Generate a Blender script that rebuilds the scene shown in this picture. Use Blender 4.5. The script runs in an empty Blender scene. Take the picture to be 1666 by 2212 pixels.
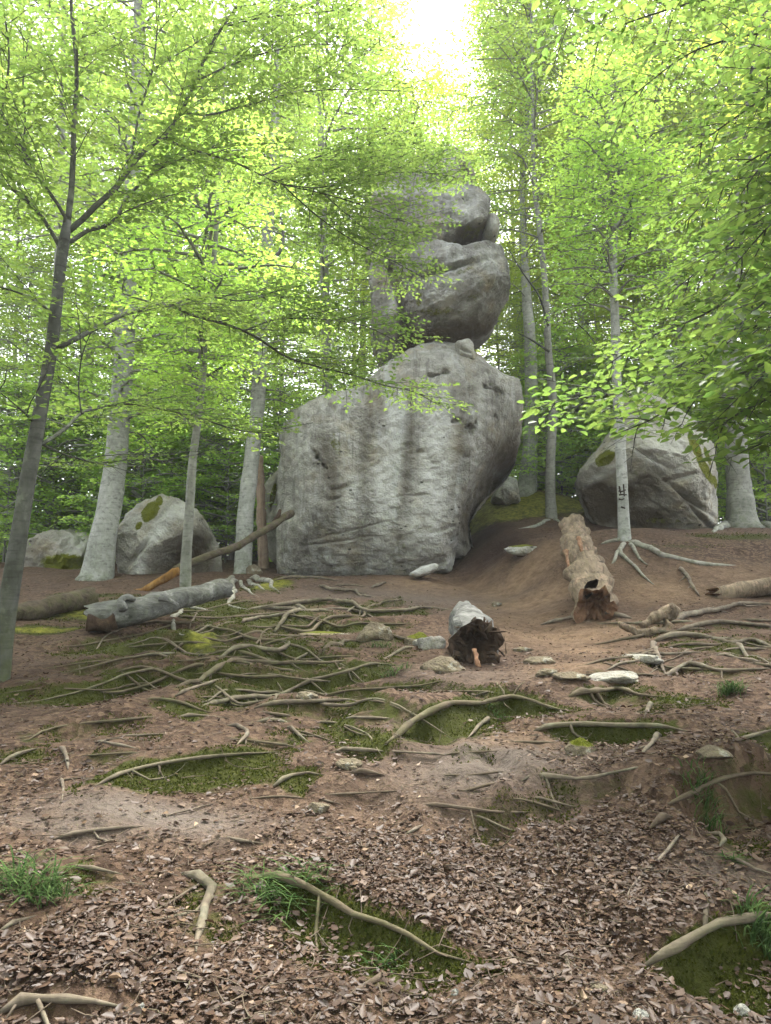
import bpy, math, random
import numpy as np
from mathutils import Vector

SC = bpy.context.scene
COL = SC.collection
R = math.radians
rng = np.random.default_rng(7)
random.seed(7)

# ------------------------------------------------------------ camera, sky, sun, exposure
CAM_Z, PITCH = 1.5, R(8.0)
FPX, CX, CY = 1661.0, 833.0, 1106.0          # focal length and centre in reference units
cam_d = bpy.data.cameras.new('camera')
cam_d.sensor_fit = 'VERTICAL'
cam_d.angle = 2 * math.atan(CY / FPX)
cam_d.clip_start, cam_d.clip_end = 0.05, 2000
cam = bpy.data.objects.new('camera', cam_d)
cam.location = (0, 0, CAM_Z)
cam.rotation_euler = (R(90) + PITCH, 0, 0)
COL.objects.link(cam)
SC.camera = cam

SUN_EL, SUN_AZ = R(64), R(24)                 # azimuth from +Y towards +X
world = bpy.data.worlds.new('World')
SC.world = world
world.use_nodes = True
wn = world.node_tree
wn.nodes.clear()
sky = wn.nodes.new('ShaderNodeTexSky')
sky.sky_type = 'NISHITA'
sky.sun_disc = False
sky.sun_elevation = SUN_EL
sky.sun_rotation = SUN_AZ
sky.air_density = 1.0
sky.dust_density = 4.0
sky.ozone_density = 1.0
bg = wn.nodes.new('ShaderNodeBackground')
bg.inputs['Strength'].default_value = 0.15
wo = wn.nodes.new('ShaderNodeOutputWorld')
hsv = wn.nodes.new('ShaderNodeHueSaturation')     # thin white cloud: the sky is pale, hardly blue
hsv.inputs['Saturation'].default_value = 0.22
wn.links.new(sky.outputs[0], hsv.inputs['Color'])
wn.links.new(hsv.outputs[0], bg.inputs[0])
wn.links.new(bg.outputs[0], wo.inputs[0])

sun_d = bpy.data.lights.new('sun', 'SUN')
sun_d.energy = 1.5
sun_d.angle = R(20)
sun_d.color = (1.0, 0.95, 0.86)
sun = bpy.data.objects.new('sun', sun_d)
sd = Vector((math.sin(SUN_AZ) * math.cos(SUN_EL), math.cos(SUN_AZ) * math.cos(SUN_EL), math.sin(SUN_EL)))
sun.rotation_euler = (-sd).to_track_quat('-Z', 'Y').to_euler()
COL.objects.link(sun)

SC.view_settings.view_transform = 'Standard'
SC.view_settings.look = 'None'
SC.view_settings.gamma = 1.0
SC.view_settings.use_curve_mapping = False
SC.view_settings.exposure = 2.75
SC.cycles.max_bounces = 14
SC.cycles.diffuse_bounces = 9
SC.cycles.transmission_bounces = 12
SC.cycles.transparent_max_bounces = 8

# ------------------------------------------------------------ numeric helpers
cP, sP = math.cos(PITCH), math.sin(PITCH)
def ray(px, py):
    u, v = (px - CX) / FPX, (CY - py) / FPX
    return np.array([u, cP - v * sP, sP + v * cP])
def P(px, py, d):
    r = ray(px, py)
    return r * (d / r[1]) + np.array([0, 0, CAM_Z])
def PPM(d):                                   # reference units per metre at distance d
    return FPX / d
def proj(V):
    x, y, z = V[:, 0], V[:, 1], V[:, 2] - CAM_Z
    w = y * cP + z * sP
    h = -y * sP + z * cP
    w = np.maximum(w, .05)
    return CX + FPX * x / w, CY - FPX * h / w
def ss(x, a, b):
    t = np.clip((x - a) / (b - a), 0, 1)
    return t * t * (3 - 2 * t)
def _hash(i, j, k, seed):
    h = (i.astype(np.int64) * 374761393 + j.astype(np.int64) * 668265263 + k.astype(np.int64) * 2147483647 + seed * 974634777) & 0xFFFFFFFF
    h = ((h ^ (h >> 13)) * 1274126177) & 0xFFFFFFFF
    h = (h ^ (h >> 16)) & 0xFFFFFF
    return h / float(0xFFFFFF) * 2 - 1
def noise3(X, seed=0):
    f = np.floor(X); t = X - f; t = t * t * t * (t * (t * 6 - 15) + 10)
    i, j, k = [f[:, a].astype(np.int64) for a in range(3)]
    r = 0
    for a in (0, 1):
        wa = t[:, 0] if a else 1 - t[:, 0]
        for b in (0, 1):
            wb = t[:, 1] if b else 1 - t[:, 1]
            for c in (0, 1):
                wc = t[:, 2] if c else 1 - t[:, 2]
                r = r + wa * wb * wc * _hash(i + a, j + b, k + c, seed)
    return r
def fbm(X, scale, octv=4, seed=0, gain=.5):
    r, a, f = 0, 1.0, 1.0 / scale
    for o in range(octv):
        r = r + a * noise3(X * f + 17.3 * o, seed + o); a *= gain; f *= 2.03
    return r
def n2(x, y, scale, octv=3, seed=0):
    return fbm(np.stack([x, y, np.zeros_like(x)], 1), scale, octv, seed)
def unit(v):
    return v / np.maximum(np.linalg.norm(v, axis=-1, keepdims=True), 1e-9)
def catmull(pts, step):
    pts = np.asarray(pts, float)
    if len(pts) < 3:
        n = max(2, int(np.linalg.norm(pts[1][:3] - pts[0][:3]) / step) + 1)
        t = np.linspace(0, 1, n)[:, None]
        return pts[0] * (1 - t) + pts[1] * t
    e = np.vstack([2 * pts[0] - pts[1], pts, 2 * pts[-1] - pts[-2]])
    out = []
    for i in range(1, len(e) - 2):
        n = max(1, int(round(np.linalg.norm(e[i + 1][:3] - e[i][:3]) / step)))
        t = np.linspace(0, 1, n, endpoint=False)[:, None]
        p0, p1, p2, p3 = e[i - 1], e[i], e[i + 1], e[i + 2]
        out.append(.5 * (2 * p1 + (p2 - p0) * t + (2 * p0 - 5 * p1 + 4 * p2 - p3) * t ** 2 + (3 * p1 - p0 - 3 * p2 + p3) * t ** 3))
    out.append(e[-2][None])
    return np.vstack(out)

# ------------------------------------------------------------ mesh helpers
def mesh_np(name, V, F, smooth=True, face_attr=None, vert_attr=None):
    """F: list of int arrays (n,3) / (n,4)"""
    if not isinstance(F, (list, tuple)): F = [F]
    F = [np.asarray(f, np.int32) for f in F if len(f)]
    me = bpy.data.meshes.new(name)
    V = np.asarray(V, np.float32)
    me.vertices.add(len(V)); me.vertices.foreach_set('co', V.ravel())
    loops = np.concatenate([f.ravel() for f in F])
    tot = np.concatenate([np.full(len(f), f.shape[1], np.int32) for f in F])
    start = np.concatenate([[0], np.cumsum(tot)[:-1]]).astype(np.int32)
    me.loops.add(len(loops)); me.loops.foreach_set('vertex_index', loops)
    me.polygons.add(len(tot)); me.polygons.foreach_set('loop_start', start)
    try: me.polygons.foreach_set('loop_total', tot)
    except Exception: pass
    me.polygons.foreach_set('use_smooth', np.full(len(tot), bool(smooth)))
    for k, a in (face_attr or {}).items():
        at = me.attributes.new(k, 'FLOAT', 'FACE'); at.data.foreach_set('value', np.asarray(a, np.float32))
    for k, a in (vert_attr or {}).items():
        at = me.attributes.new(k, 'FLOAT', 'POINT'); at.data.foreach_set('value', np.asarray(a, np.float32))
    me.update(calc_edges=True)
    return me
def link(name, me, mat=None, parent=None, loc=(0, 0, 0)):
    o = bpy.data.objects.new(name, me); COL.objects.link(o)
    o.location = loc
    if mat is not None and me is not None and len(me.materials) == 0: me.materials.append(mat)
    if parent is not None: o.parent = parent
    return o
def tag(o, label=None, cat=None, group=None, kind=None):
    if label: o['label'] = label
    if cat: o['category'] = cat
    if group: o['group'] = group
    if kind: o['kind'] = kind
    return o
def thing(name, loc, label, cat, group=None):
    o = bpy.data.objects.new(name, None); COL.objects.link(o)
    o.empty_display_size = .2
    o.location = loc
    return tag(o, label, cat, group)
class MB:
    """collects tubes / patches into one mesh, with optional point attribute"""
    def __init__(s): s.V, s.Q, s.T, s.n, s.A = [], [], [], 0, []
    def add(s, V, Q=None, T=None, a=0.0):
        V = np.asarray(V, float)
        if Q is not None and len(Q): s.Q.append(np.asarray(Q) + s.n)
        if T is not None and len(T): s.T.append(np.asarray(T) + s.n)
        s.V.append(V); s.n += len(V)
        s.A.append(np.broadcast_to(np.asarray(a, float), (len(V),)))
    def tube(s, pts, rad, seg=8, bump=0.0, bscale=.15, seed=0, cap=True, a=0.0, flat=1.0):
        pts = np.asarray(pts, float); rad = np.broadcast_to(np.asarray(rad, float), (len(pts),))
        n = len(pts)
        tan = unit(np.gradient(pts, axis=0))
        up = np.array([0, 0, 1.0]) if abs(tan[0, 2]) < .9 else np.array([0, 1.0, 0])
        N = np.zeros_like(pts); prev = None
        for i in range(n):
            v = up if prev is None else prev
            v = v - tan[i] * np.dot(v, tan[i]); v = v / max(np.linalg.norm(v), 1e-9)
            N[i] = v; prev = v
        B = np.cross(tan, N)
        th = np.linspace(0, 2 * np.pi, seg, endpoint=False)
        ring = pts[:, None] + rad[:, None, None] * (np.cos(th)[None, :, None] * N[:, None] * flat + np.sin(th)[None, :, None] * B[:, None])
        V = ring.reshape(-1, 3)
        if bump:
            d = unit(V - np.repeat(pts, seg, 0))
            V = V + d * (fbm(V, bscale, 3, seed) * bump)[:, None] * np.repeat(np.minimum(rad, 1) , seg)[:, None]
        i = np.arange(n - 1)[:, None] * seg; j = np.arange(seg)[None]
        q = np.stack([i + j, i + (j + 1) % seg, i + seg + (j + 1) % seg, i + seg + j], -1).reshape(-1, 4)
        if cap:
            V = np.vstack([V, pts[0], pts[-1]])
            m = n * seg; jj = np.arange(seg)
            t = np.vstack([np.stack([np.full(seg, m), (jj + 1) % seg, jj], 1),
                           np.stack([np.full(seg, m + 1), m - seg + jj, m - seg + (jj + 1) % seg], 1)])
            s.add(V, q, t, a)
        else: s.add(V, q, None, a)
    def mesh(s, name, smooth=True, attr=None, origin=(0, 0, 0)):
        V = np.vstack(s.V) - np.asarray(origin)
        F = []
        if s.Q: F.append(np.vstack(s.Q))
        if s.T: F.append(np.vstack(s.T))
        return mesh_np(name, V, F, smooth, None, {attr: np.concatenate(s.A)} if attr else None)

# ------------------------------------------------------------ materials
def new_mat(name):
    m = bpy.data.materials.new(name); m.use_nodes = True
    m.node_tree.nodes.clear()
    return m, m.node_tree
class NT:
    def __init__(s, name):
        s.m, s.t = new_mat(name)
        s.out = s.t.nodes.new('ShaderNodeOutputMaterial')
    def n(s, typ, **kw):
        nd = s.t.nodes.new(typ)
        for k, v in kw.items():
            if k == 'inp':
                for a, b in v.items():
                    if isinstance(b, bpy.types.NodeSocket): s.t.links.new(b, nd.inputs[a])
                    else: nd.inputs[a].default_value = b
            else: setattr(nd, k, v)
        return nd
    def coord(s, scale=(1, 1, 1), kind='Object'):
        tc = s.n('ShaderNodeTexCoord')
        mp = s.n('ShaderNodeMapping', inp={'Vector': tc.outputs[kind], 'Scale': scale})
        return mp.outputs[0]
    def noise(s, vec, scale, detail=5, rough=.55, dist=0.0):
        return s.n('ShaderNodeTexNoise', inp={'Vector': vec, 'Scale': scale, 'Detail': detail, 'Roughness': rough, 'Distortion': dist}).outputs[0]
    def ramp(s, fac, stops, interp='LINEAR'):
        r = s.n('ShaderNodeValToRGB', inp={'Fac': fac}); cr = r.color_ramp; cr.interpolation = interp
        while len(cr.elements) < len(stops): cr.elements.new(.5)
        for e, (p, c) in zip(cr.elements, stops):
            e.position = p; e.color = (c, c, c, 1) if isinstance(c, (int, float)) else (*c, 1)
        return r.outputs[0]
    def mix(s, fac, a, b, blend='MIX'):
        nd = s.n('ShaderNodeMix', data_type='RGBA', blend_type=blend)
        for i, v in ((0, fac), (6, a), (7, b)):
            if isinstance(v, bpy.types.NodeSocket): s.t.links.new(v, nd.inputs[i])
            elif i == 0: nd.inputs[0].default_value = v
            else: nd.inputs[i].default_value = (*v, 1)
        return nd.outputs[2]
    def math(s, op, a, b=0.0, clamp=False):
        nd = s.n('ShaderNodeMath', operation=op, use_clamp=clamp)
        for i, v in ((0, a), (1, b)):
            if isinstance(v, bpy.types.NodeSocket): s.t.links.new(v, nd.inputs[i])
            else: nd.inputs[i].default_value = v
        return nd.outputs[0]
    def attr(s, name):
        return s.n('ShaderNodeAttribute', attribute_name=name).outputs['Fac']
    def principled(s, col, rough=.85, bump=None, bstr=.5, bdist=.02, spec=.25):
        p = s.n('ShaderNodeBsdfPrincipled', inp={'Roughness': rough, 'Specular IOR Level': spec})
        if isinstance(col, bpy.types.NodeSocket): s.t.links.new(col, p.inputs['Base Color'])
        else: p.inputs['Base Color'].default_value = (*col, 1)
        if bump is not None:
            b = s.n('ShaderNodeBump', inp={'Strength': bstr, 'Distance': bdist, 'Height': bump})
            s.t.links.new(b.outputs[0], p.inputs['Normal'])
        s.t.links.new(p.outputs[0], s.out.inputs[0])
        return s.m

def mat_leaf(name, d_lo, d_hi, t_lo, t_hi, fac=.5, gloss=.06):
    s = NT(name)
    oi = s.n('ShaderNodeObjectInfo').outputs['Random']
    f = s.math('ADD', s.math('MULTIPLY', s.attr('tint'), .75), s.math('MULTIPLY', oi, .25), True)
    d = s.n('ShaderNodeBsdfDiffuse', inp={'Color': s.mix(f, d_lo, d_hi)})
    t = s.n('ShaderNodeBsdfTranslucent', inp={'Color': s.mix(f, t_lo, t_hi)})
    mx = s.n('ShaderNodeMixShader', inp={0: fac, 1: d.outputs[0], 2: t.outputs[0]})
    g = s.n('ShaderNodeBsdfGlossy', inp={'Roughness': .35, 'Color': (.9, .95, .9, 1)})
    m2 = s.n('ShaderNodeMixShader', inp={0: gloss, 1: mx.outputs[0], 2: g.outputs[0]})
    s.t.links.new(m2.outputs[0], s.out.inputs[0])
    return s.m
M_leaf = mat_leaf('leaf_beech', (.055, .10, .03), (.10, .14, .035), (.27, .46, .075), (.44, .54, .10), .68)
M_leaf_young = mat_leaf('leaf_young', (.07, .135, .035), (.11, .165, .04), (.36, .63, .10), (.52, .68, .11), .7)
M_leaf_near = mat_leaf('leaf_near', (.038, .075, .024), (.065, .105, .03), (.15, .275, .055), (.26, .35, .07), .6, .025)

def mat_bark(name, lo, hi, lichen, moss_amt=.0, dark=.35):
    s = NT(name)
    c = s.coord()
    big = s.noise(c, 1.6, 4)
    fine = s.noise(s.coord((1, 1, .55)), 14, 6, .65)
    band = s.noise(s.coord((3, 3, 26)), 1.0, 4, .6)
    f = s.math('ADD', s.math('MULTIPLY', big, .55), s.math('MULTIPLY', fine, .45))
    col = s.mix(s.ramp(f, [(.38, 0.), (.60, 1.)]), lo, hi)
    col = s.mix(s.math('MULTIPLY', s.ramp(band, [(.5, 0.), (.72, 1.)]), dark), col, tuple(x * .35 for x in lo))
    col = s.mix(s.math('MULTIPLY', s.ramp(s.noise(c, 5.5, 5, .65), [(.55, 0.), (.68, 1.)]), .6), col, lichen)
    spots = s.ramp(s.noise(s.coord((1, 1, 1.6)), 9, 3, .6), [(.57, 0.), (.64, 1.)])
    col = s.mix(s.math('MULTIPLY', spots, .38), col, (.03, .03, .027))
    mo = s.math('MULTIPLY', s.math('MULTIPLY', s.attr('moss'), s.ramp(s.noise(c, 6, 4), [(.35, 0.), (.6, 1.)])), 1.0, True)
    col = s.mix(mo, col, (.05, .065, .012))
    bmp = s.math('ADD', s.math('MULTIPLY', fine, .5), band)
    return s.principled(col, .9, bmp, .45, .02, .15)
M_bark_pale = mat_bark('bark_pale', (.19, .195, .178), (.34, .345, .32), (.40, .41, .375), dark=.45)
M_bark_dark = mat_bark('bark_grey', (.042, .044, .038), (.095, .097, .086), (.16, .175, .135), dark=.6)
M_bark_mid = mat_bark('bark_mid', (.14, .142, .125), (.25, .25, .225), (.27, .29, .24), dark=.45)
M_root = mat_bark('root_bark', (.06, .047, .035), (.16, .13, .10), (.20, .19, .15), dark=.5)
M_root_dark = mat_bark('root_bark_brown', (.05, .037, .026), (.12, .092, .068), (.115, .11, .07), dark=.4)

M_root_pale = mat_bark('root_bark_pale', (.15, .14, .12), (.30, .285, .25), (.33, .33, .29), dark=.4)
def mat_rock(name, lo, hi, warm=(.26, .21, .12), streak=1.0, green=.5):
    s = NT(name)
    c = s.coord()
    big = s.noise(c, .75, 6, .6, .4)
    mid = s.noise(c, 3.2, 6, .65, .3)
    fine = s.noise(c, 26, 4, .65)
    st = s.noise(s.coord((2.6, 2.6, .22)), 1.0, 5, .6, .6)
    f = s.math('ADD', s.math('ADD', s.math('MULTIPLY', big, .42), s.math('MULTIPLY', mid, .33)), s.math('MULTIPLY', fine, .25))
    col = s.mix(s.ramp(f, [(.40, 0.), (.60, 1.)]), lo, hi)
    # water streaks running down the face: pale bluish ones and dark ones
    col = s.mix(s.math('MULTIPLY', s.ramp(st, [(.53, 0.), (.68, 1.)]), .75 * streak), col, (.47, .49, .475))
    col = s.mix(s.math('MULTIPLY', s.ramp(st, [(.30, 1.), (.45, 0.)]), .8 * streak), col, (.10, .097, .09))
    st2 = s.noise(s.coord((7, 7, .35)), 1.0, 5, .65, .8)
    col = s.mix(s.math('MULTIPLY', s.ramp(st2, [(.54, 0.), (.64, 1.)]), .5 * streak), col, (.105, .10, .088))
    col = s.mix(s.math('MULTIPLY', s.ramp(st2, [(.36, 1.), (.46, 0.)]), .4 * streak), col, (.44, .455, .44))
    # ochre staining, lichen
    col = s.mix(s.math('MULTIPLY', s.ramp(s.noise(c, 1.5, 5, .6), [(.52, 0.), (.70, 1.)]), .6), col, warm)
    col = s.mix(s.math('MULTIPLY', s.ramp(s.noise(c, 4.2, 5, .7), [(.58, 0.), (.66, 1.)]), .55), col, (.52, .52, .47))
    col = s.mix(s.math('MULTIPLY', s.ramp(s.noise(c, 2.1, 5, .65), [(.55, 0.), (.72, 1.)]), green), col, (.045, .055, .032))
    # painted attributes: stain (brown weathering, plus shade painted into recesses), moss
    stn_shade = s.math('MULTIPLY', s.attr('stain_shade'), s.ramp(mid, [(.25, .55), (.6, 1.)]), True)
    col = s.mix(stn_shade, col, s.mix(mid, (.028, .022, .014), (.085, .064, .038)))
    pal = s.math('MULTIPLY', s.attr('pale'), s.ramp(mid, [(.3, .35), (.6, 1.)]), True)
    col = s.mix(pal, col, (.52, .525, .495))
    mo = s.ramp(s.math('ADD', s.attr('moss'), s.math('MULTIPLY', s.math('SUBTRACT', s.noise(c, 8, 5, .7), .5), .9)), [(.42, 0.), (.6, 1.)])
    col = s.mix(mo, col, s.mix(s.noise(c, 30, 3), (.05, .06, .008), (.15, .16, .012)))
    vor = s.n('ShaderNodeTexVoronoi', inp={'Vector': s.coord((1, 1, 1.7)), 'Scale': 3.6, 'Randomness': 1.0}).outputs['Distance']
    pit = s.ramp(s.math('ADD', vor, s.math('MULTIPLY', s.math('SUBTRACT', fine, .5), .12)), [(.10, 0.), (.17, 1.)])
    pitm = s.ramp(s.noise(c, 1.3, 2), [(.54, 0.), (.60, 1.)])
    pitd = s.mix(pitm, (1, 1, 1), pit)
    col = s.mix(s.math('MULTIPLY', s.math('SUBTRACT', 1.0, pitd), .8), col, (.03, .028, .024))
    bmp = s.math('ADD', s.math('ADD', s.math('MULTIPLY', mid, .8), s.math('MULTIPLY', fine, 1.1)), s.math('MULTIPLY', pitd, .5))
    wv = s.n('ShaderNodeVectorMath', operation='ADD', inp={0: c, 1: s.n('ShaderNodeTexNoise', inp={'Vector': c, 'Scale': 2.2, 'Detail': 4.0}).outputs['Color']}).outputs[0]
    fis = s.n('ShaderNodeTexVoronoi', feature='DISTANCE_TO_EDGE', inp={'Vector': wv, 'Scale': .55}).outputs['Distance']
    fism = s.math('MULTIPLY', s.ramp(fis, [(0., 1.), (.018, 0.)]), s.ramp(s.noise(c, .9, 2), [(.74, 0.), (.80, 1.)]))
    col = s.mix(s.math('MULTIPLY', fism, .6), col, (.035, .032, .026))
    bmp = s.math('SUBTRACT', bmp, s.math('MULTIPLY', fism, .8))
    return s.principled(col, .92, bmp, 1.0, .06, .12)
M_rock = mat_rock('sandstone_grey', (.20, .193, .172), (.40, .39, .35))
M_rock_dark = mat_rock('sandstone_weathered', (.12, .117, .107), (.31, .30, .275), streak=.6, green=.8)
M_rock_warm = mat_rock('sandstone_warm', (.21, .20, .17), (.43, .415, .36), streak=.15, green=.45)
M_stone = mat_rock('field_stone', (.105, .085, .058), (.20, .17, .12), streak=.0, green=.35)

def mat_ground():
    s = NT('forest_floor')
    c = s.coord()
    big = s.noise(c, .9, 5, .6)
    mid = s.noise(c, 6, 5, .65)
    fine = s.noise(c, 45, 4, .7)
    lv = s.n('ShaderNodeTexVoronoi', inp={'Vector': s.coord((1, 1, .3)), 'Scale': 26.0})
    lcol = s.ramp(s.n('ShaderNodeSeparateColor', inp={0: lv.outputs['Color']}).outputs[0],
                  [(0., (.04, .025, .018)), (.45, (.09, .058, .041)), (.8, (.145, .10, .071)), (1., (.27, .20, .145))], 'CONSTANT')
    soil = s.mix(s.ramp(mid, [(.3, 0.), (.7, 1.)]), (.062, .040, .028), (.15, .105, .075))
    col = s.mix(s.math('MULTIPLY', s.ramp(big, [(.25, .2), (.6, .75)]), 1.0), soil, lcol)
    bare = s.math('MULTIPLY', s.attr('bare'), s.ramp(mid, [(.15, .55), (.5, 1.)]), True)
    col = s.mix(bare, col, s.mix(fine, (.10, .083, .073), (.20, .17, .15)))
    sand = s.math('MULTIPLY', s.attr('sand'), s.ramp(mid, [(.1, .6), (.5, 1.)]), True)
    col = s.mix(sand, col, s.mix(s.ramp(mid, [(.3, 0.), (.7, 1.)]), (.155, .10, .062), (.29, .205, .135)))
    dk = s.math('MULTIPLY', s.attr('humus_shade'), 1.0, True)  # dark soil, with the shade under rocks put into the same colour
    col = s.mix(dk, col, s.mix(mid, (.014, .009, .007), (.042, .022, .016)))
    mo = s.ramp(s.math('ADD', s.attr('moss'), s.math('MULTIPLY', s.math('SUBTRACT', s.noise(c, 6, 5, .75), .5), 1.7)), [(.48, 0.), (.85, 1.)])
    col = s.mix(mo, col, s.mix(s.noise(c, 14, 4, .7), (.022, .028, .008), (.066, .072, .014)))
    lu = s.ramp(s.math('ADD', s.attr('lush'), s.math('MULTIPLY', s.math('SUBTRACT', s.noise(c, 5, 5, .7), .5), 1.2)), [(.42, 0.), (.7, 1.)])
    col = s.mix(lu, col, s.mix(s.ramp(s.noise(c, 9, 5, .75), [(.35, 0.), (.65, 1.)]), (.05, .06, .010), (.25, .25, .04)))
    col = s.mix(1.0, col, (.74, .72, .70), 'MULTIPLY')
    bmp = s.math('ADD', s.math('ADD', s.math('MULTIPLY', mid, 1.0), s.math('MULTIPLY', fine, .9)), s.math('MULTIPLY', lv.outputs['Distance'], .5))
    return s.principled(col, .95, bmp, .8, .03, .1)
M_ground = mat_ground()

def mat_litter():
    s = NT('dead_leaf')
    t = s.attr('tint')
    col = s.ramp(t, [(0., (.035, .021, .015)), (.3, (.05, .029, .019)), (.6, (.08, .048, .030)), (.85, (.13, .083, .053)), (1., (.28, .20, .135))])
    p = s.n('ShaderNodeBsdfDiffuse', inp={'Color': col})
    tr = s.n('ShaderNodeBsdfTranslucent', inp={'Color': col})
    mx = s.n('ShaderNodeMixShader', inp={0: .15, 1: p.outputs[0], 2: tr.outputs[0]})
    g = s.n('ShaderNodeBsdfGlossy', inp={'Roughness': .5})
    m2 = s.n('ShaderNodeMixShader', inp={0: .03, 1: mx.outputs[0], 2: g.outputs[0]})
    s.t.links.new(m2.outputs[0], s.out.inputs[0])
    return s.m
M_litter = mat_litter()
def mat_blade(name, lo, hi):
    s = NT(name)
    col = s.mix(s.attr('tint'), lo, hi)
    p = s.n('ShaderNodeBsdfDiffuse', inp={'Color': col})
    tr = s.n('ShaderNodeBsdfTranslucent', inp={'Color': col})
    mx = s.n('ShaderNodeMixShader', inp={0: .35, 1: p.outputs[0], 2: tr.outputs[0]})
    s.t.links.new(mx.outputs[0], s.out.inputs[0])
    return s.m
M_grass = mat_blade('grass_blade', (.028, .06, .02), (.095, .145, .05))
M_moss = mat_blade('moss_blade', (.022, .030, .008), (.075, .083, .016))

def mat_wood(name, lo, hi, stretch=(9, 9, 1.2), pale=(.4, .38, .33), pf=.4):
    s = NT(name)
    g = s.noise(s.coord((1, 1, 1)), 4, 6, .65, .5)
    f = s.noise(s.coord(stretch), 2.0, 5, .65, .3)
    col = s.mix(s.ramp(s.math('ADD', s.math('MULTIPLY', g, .5), s.math('MULTIPLY', f, .5)), [(.36, 0.), (.62, 1.)]), lo, hi)
    col = s.mix(s.math('MULTIPLY', s.ramp(s.noise(s.coord(), 7, 5, .7), [(.55, 0.), (.7, 1.)]), pf), col, pale)
    mo = s.math('MULTIPLY', s.attr('moss'), s.ramp(s.noise(s.coord(), 8, 4), [(.4, 0.), (.6, 1.)]), True)
    col = s.mix(mo, col, (.06, .075, .012))
    return s.principled(col, .92, s.math('ADD', g, f), .8, .04, .12)
M_log_grey = mat_wood('log_silver', (.05, .05, .047), (.18, .18, .17), (1.5, 9, 9), (.36, .36, .34), .6)
M_log_dark = mat_wood('log_dark', (.035, .027, .02), (.10, .08, .062), (1.5, 9, 9), (.14, .11, .08), .3)
M_log_bark = mat_wood('log_bark', (.055, .042, .03), (.23, .18, .125), (9, 3, 2), (.40, .27, .19), .7)
M_rot = mat_wood('rotten_wood', (.016, .012, .009), (.065, .042, .028), (6, 6, 2), (.15, .10, .065), .35)
M_rot_red = mat_wood('rotten_wood_red', (.06, .032, .02), (.22, .125, .075), (6, 6, 2), (.40, .30, .20), .4)
M_orange = mat_wood('orange_rot', (.08, .04, .016), (.23, .12, .03), (9, 2, 2), (.30, .20, .10), .5)
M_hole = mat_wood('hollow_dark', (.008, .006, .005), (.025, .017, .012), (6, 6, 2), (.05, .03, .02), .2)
M_snag = mat_wood('snag_wood', (.17, .115, .085), (.36, .27, .21), (9, 9, .8), (.42, .36, .30), .4)

# ------------------------------------------------------------ terrain
def H0(x, y):
    x = np.asarray(x, float); y = np.asarray(y, float)
    yy = np.minimum(y, 21) + np.where(y > 21, -0.10 * (y - 21), 0) + np.where(y > 60, .10 * (y - 60), 0)
    z = .147 * yy
    edge = 1.6 + 1.4 * ss(y, 17, 11)
    z = z + .95 * ss(x - edge, -.4, 1.3) * ss(y, 10.8, 15.2) * (1 - ss(y, 40, 60))
    z = z + 1.25 * np.exp(-((x - 4.0) / 2.2) ** 2 - ((y - 22.3) / 2.6) ** 2)
    z = z - .18 * np.exp(-((x - 2.2) / 1.3) ** 2) * np.exp(-((y - 11.5) / 3.5) ** 2)
    z = z - 2.2 * ss(-x, 7.5, 13) * ss(y, 20.5, 29) * (1 - ss(y, 60, 90))
    z = z + .10 * ss(x, .5, 2.2) * ss(y, 3.2, 4.4) * (1 - ss(y, 6, 9))
    return z
def H1(x, y):
    sh = np.shape(x)
    x = np.ravel(np.asarray(x, float)); y = np.ravel(np.asarray(y, float))
    z = H0(x, y) + .075 * n2(x, y, 1.7, 3, 3) + .028 * n2(x, y, .45, 2, 9)
    return z.reshape(sh)
def G(px, py, hf=None):
    r = ray(px, py)
    t = np.geomspace(.8, 60, 900)
    Q = r[None] * t[:, None] + np.array([0, 0, CAM_Z])
    h = (hf or H1)(Q[:, 0], Q[:, 1])
    if not (Q[:, 2] <= h).any():                 # just over the crest: nearest miss
        k = int(np.argmin(np.where(Q[:, 1] < 30, Q[:, 2] - h, 1e9)))
        return np.array([Q[k, 0], Q[k, 1], h[k]])
    k = np.argmax(Q[:, 2] <= h)
    k = max(k, 1)
    a, b = Q[k - 1, 2] - h[k - 1], h[k] - Q[k, 2]
    f = a / max(a + b, 1e-6)
    return Q[k - 1] * (1 - f) + Q[k] * f

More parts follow.
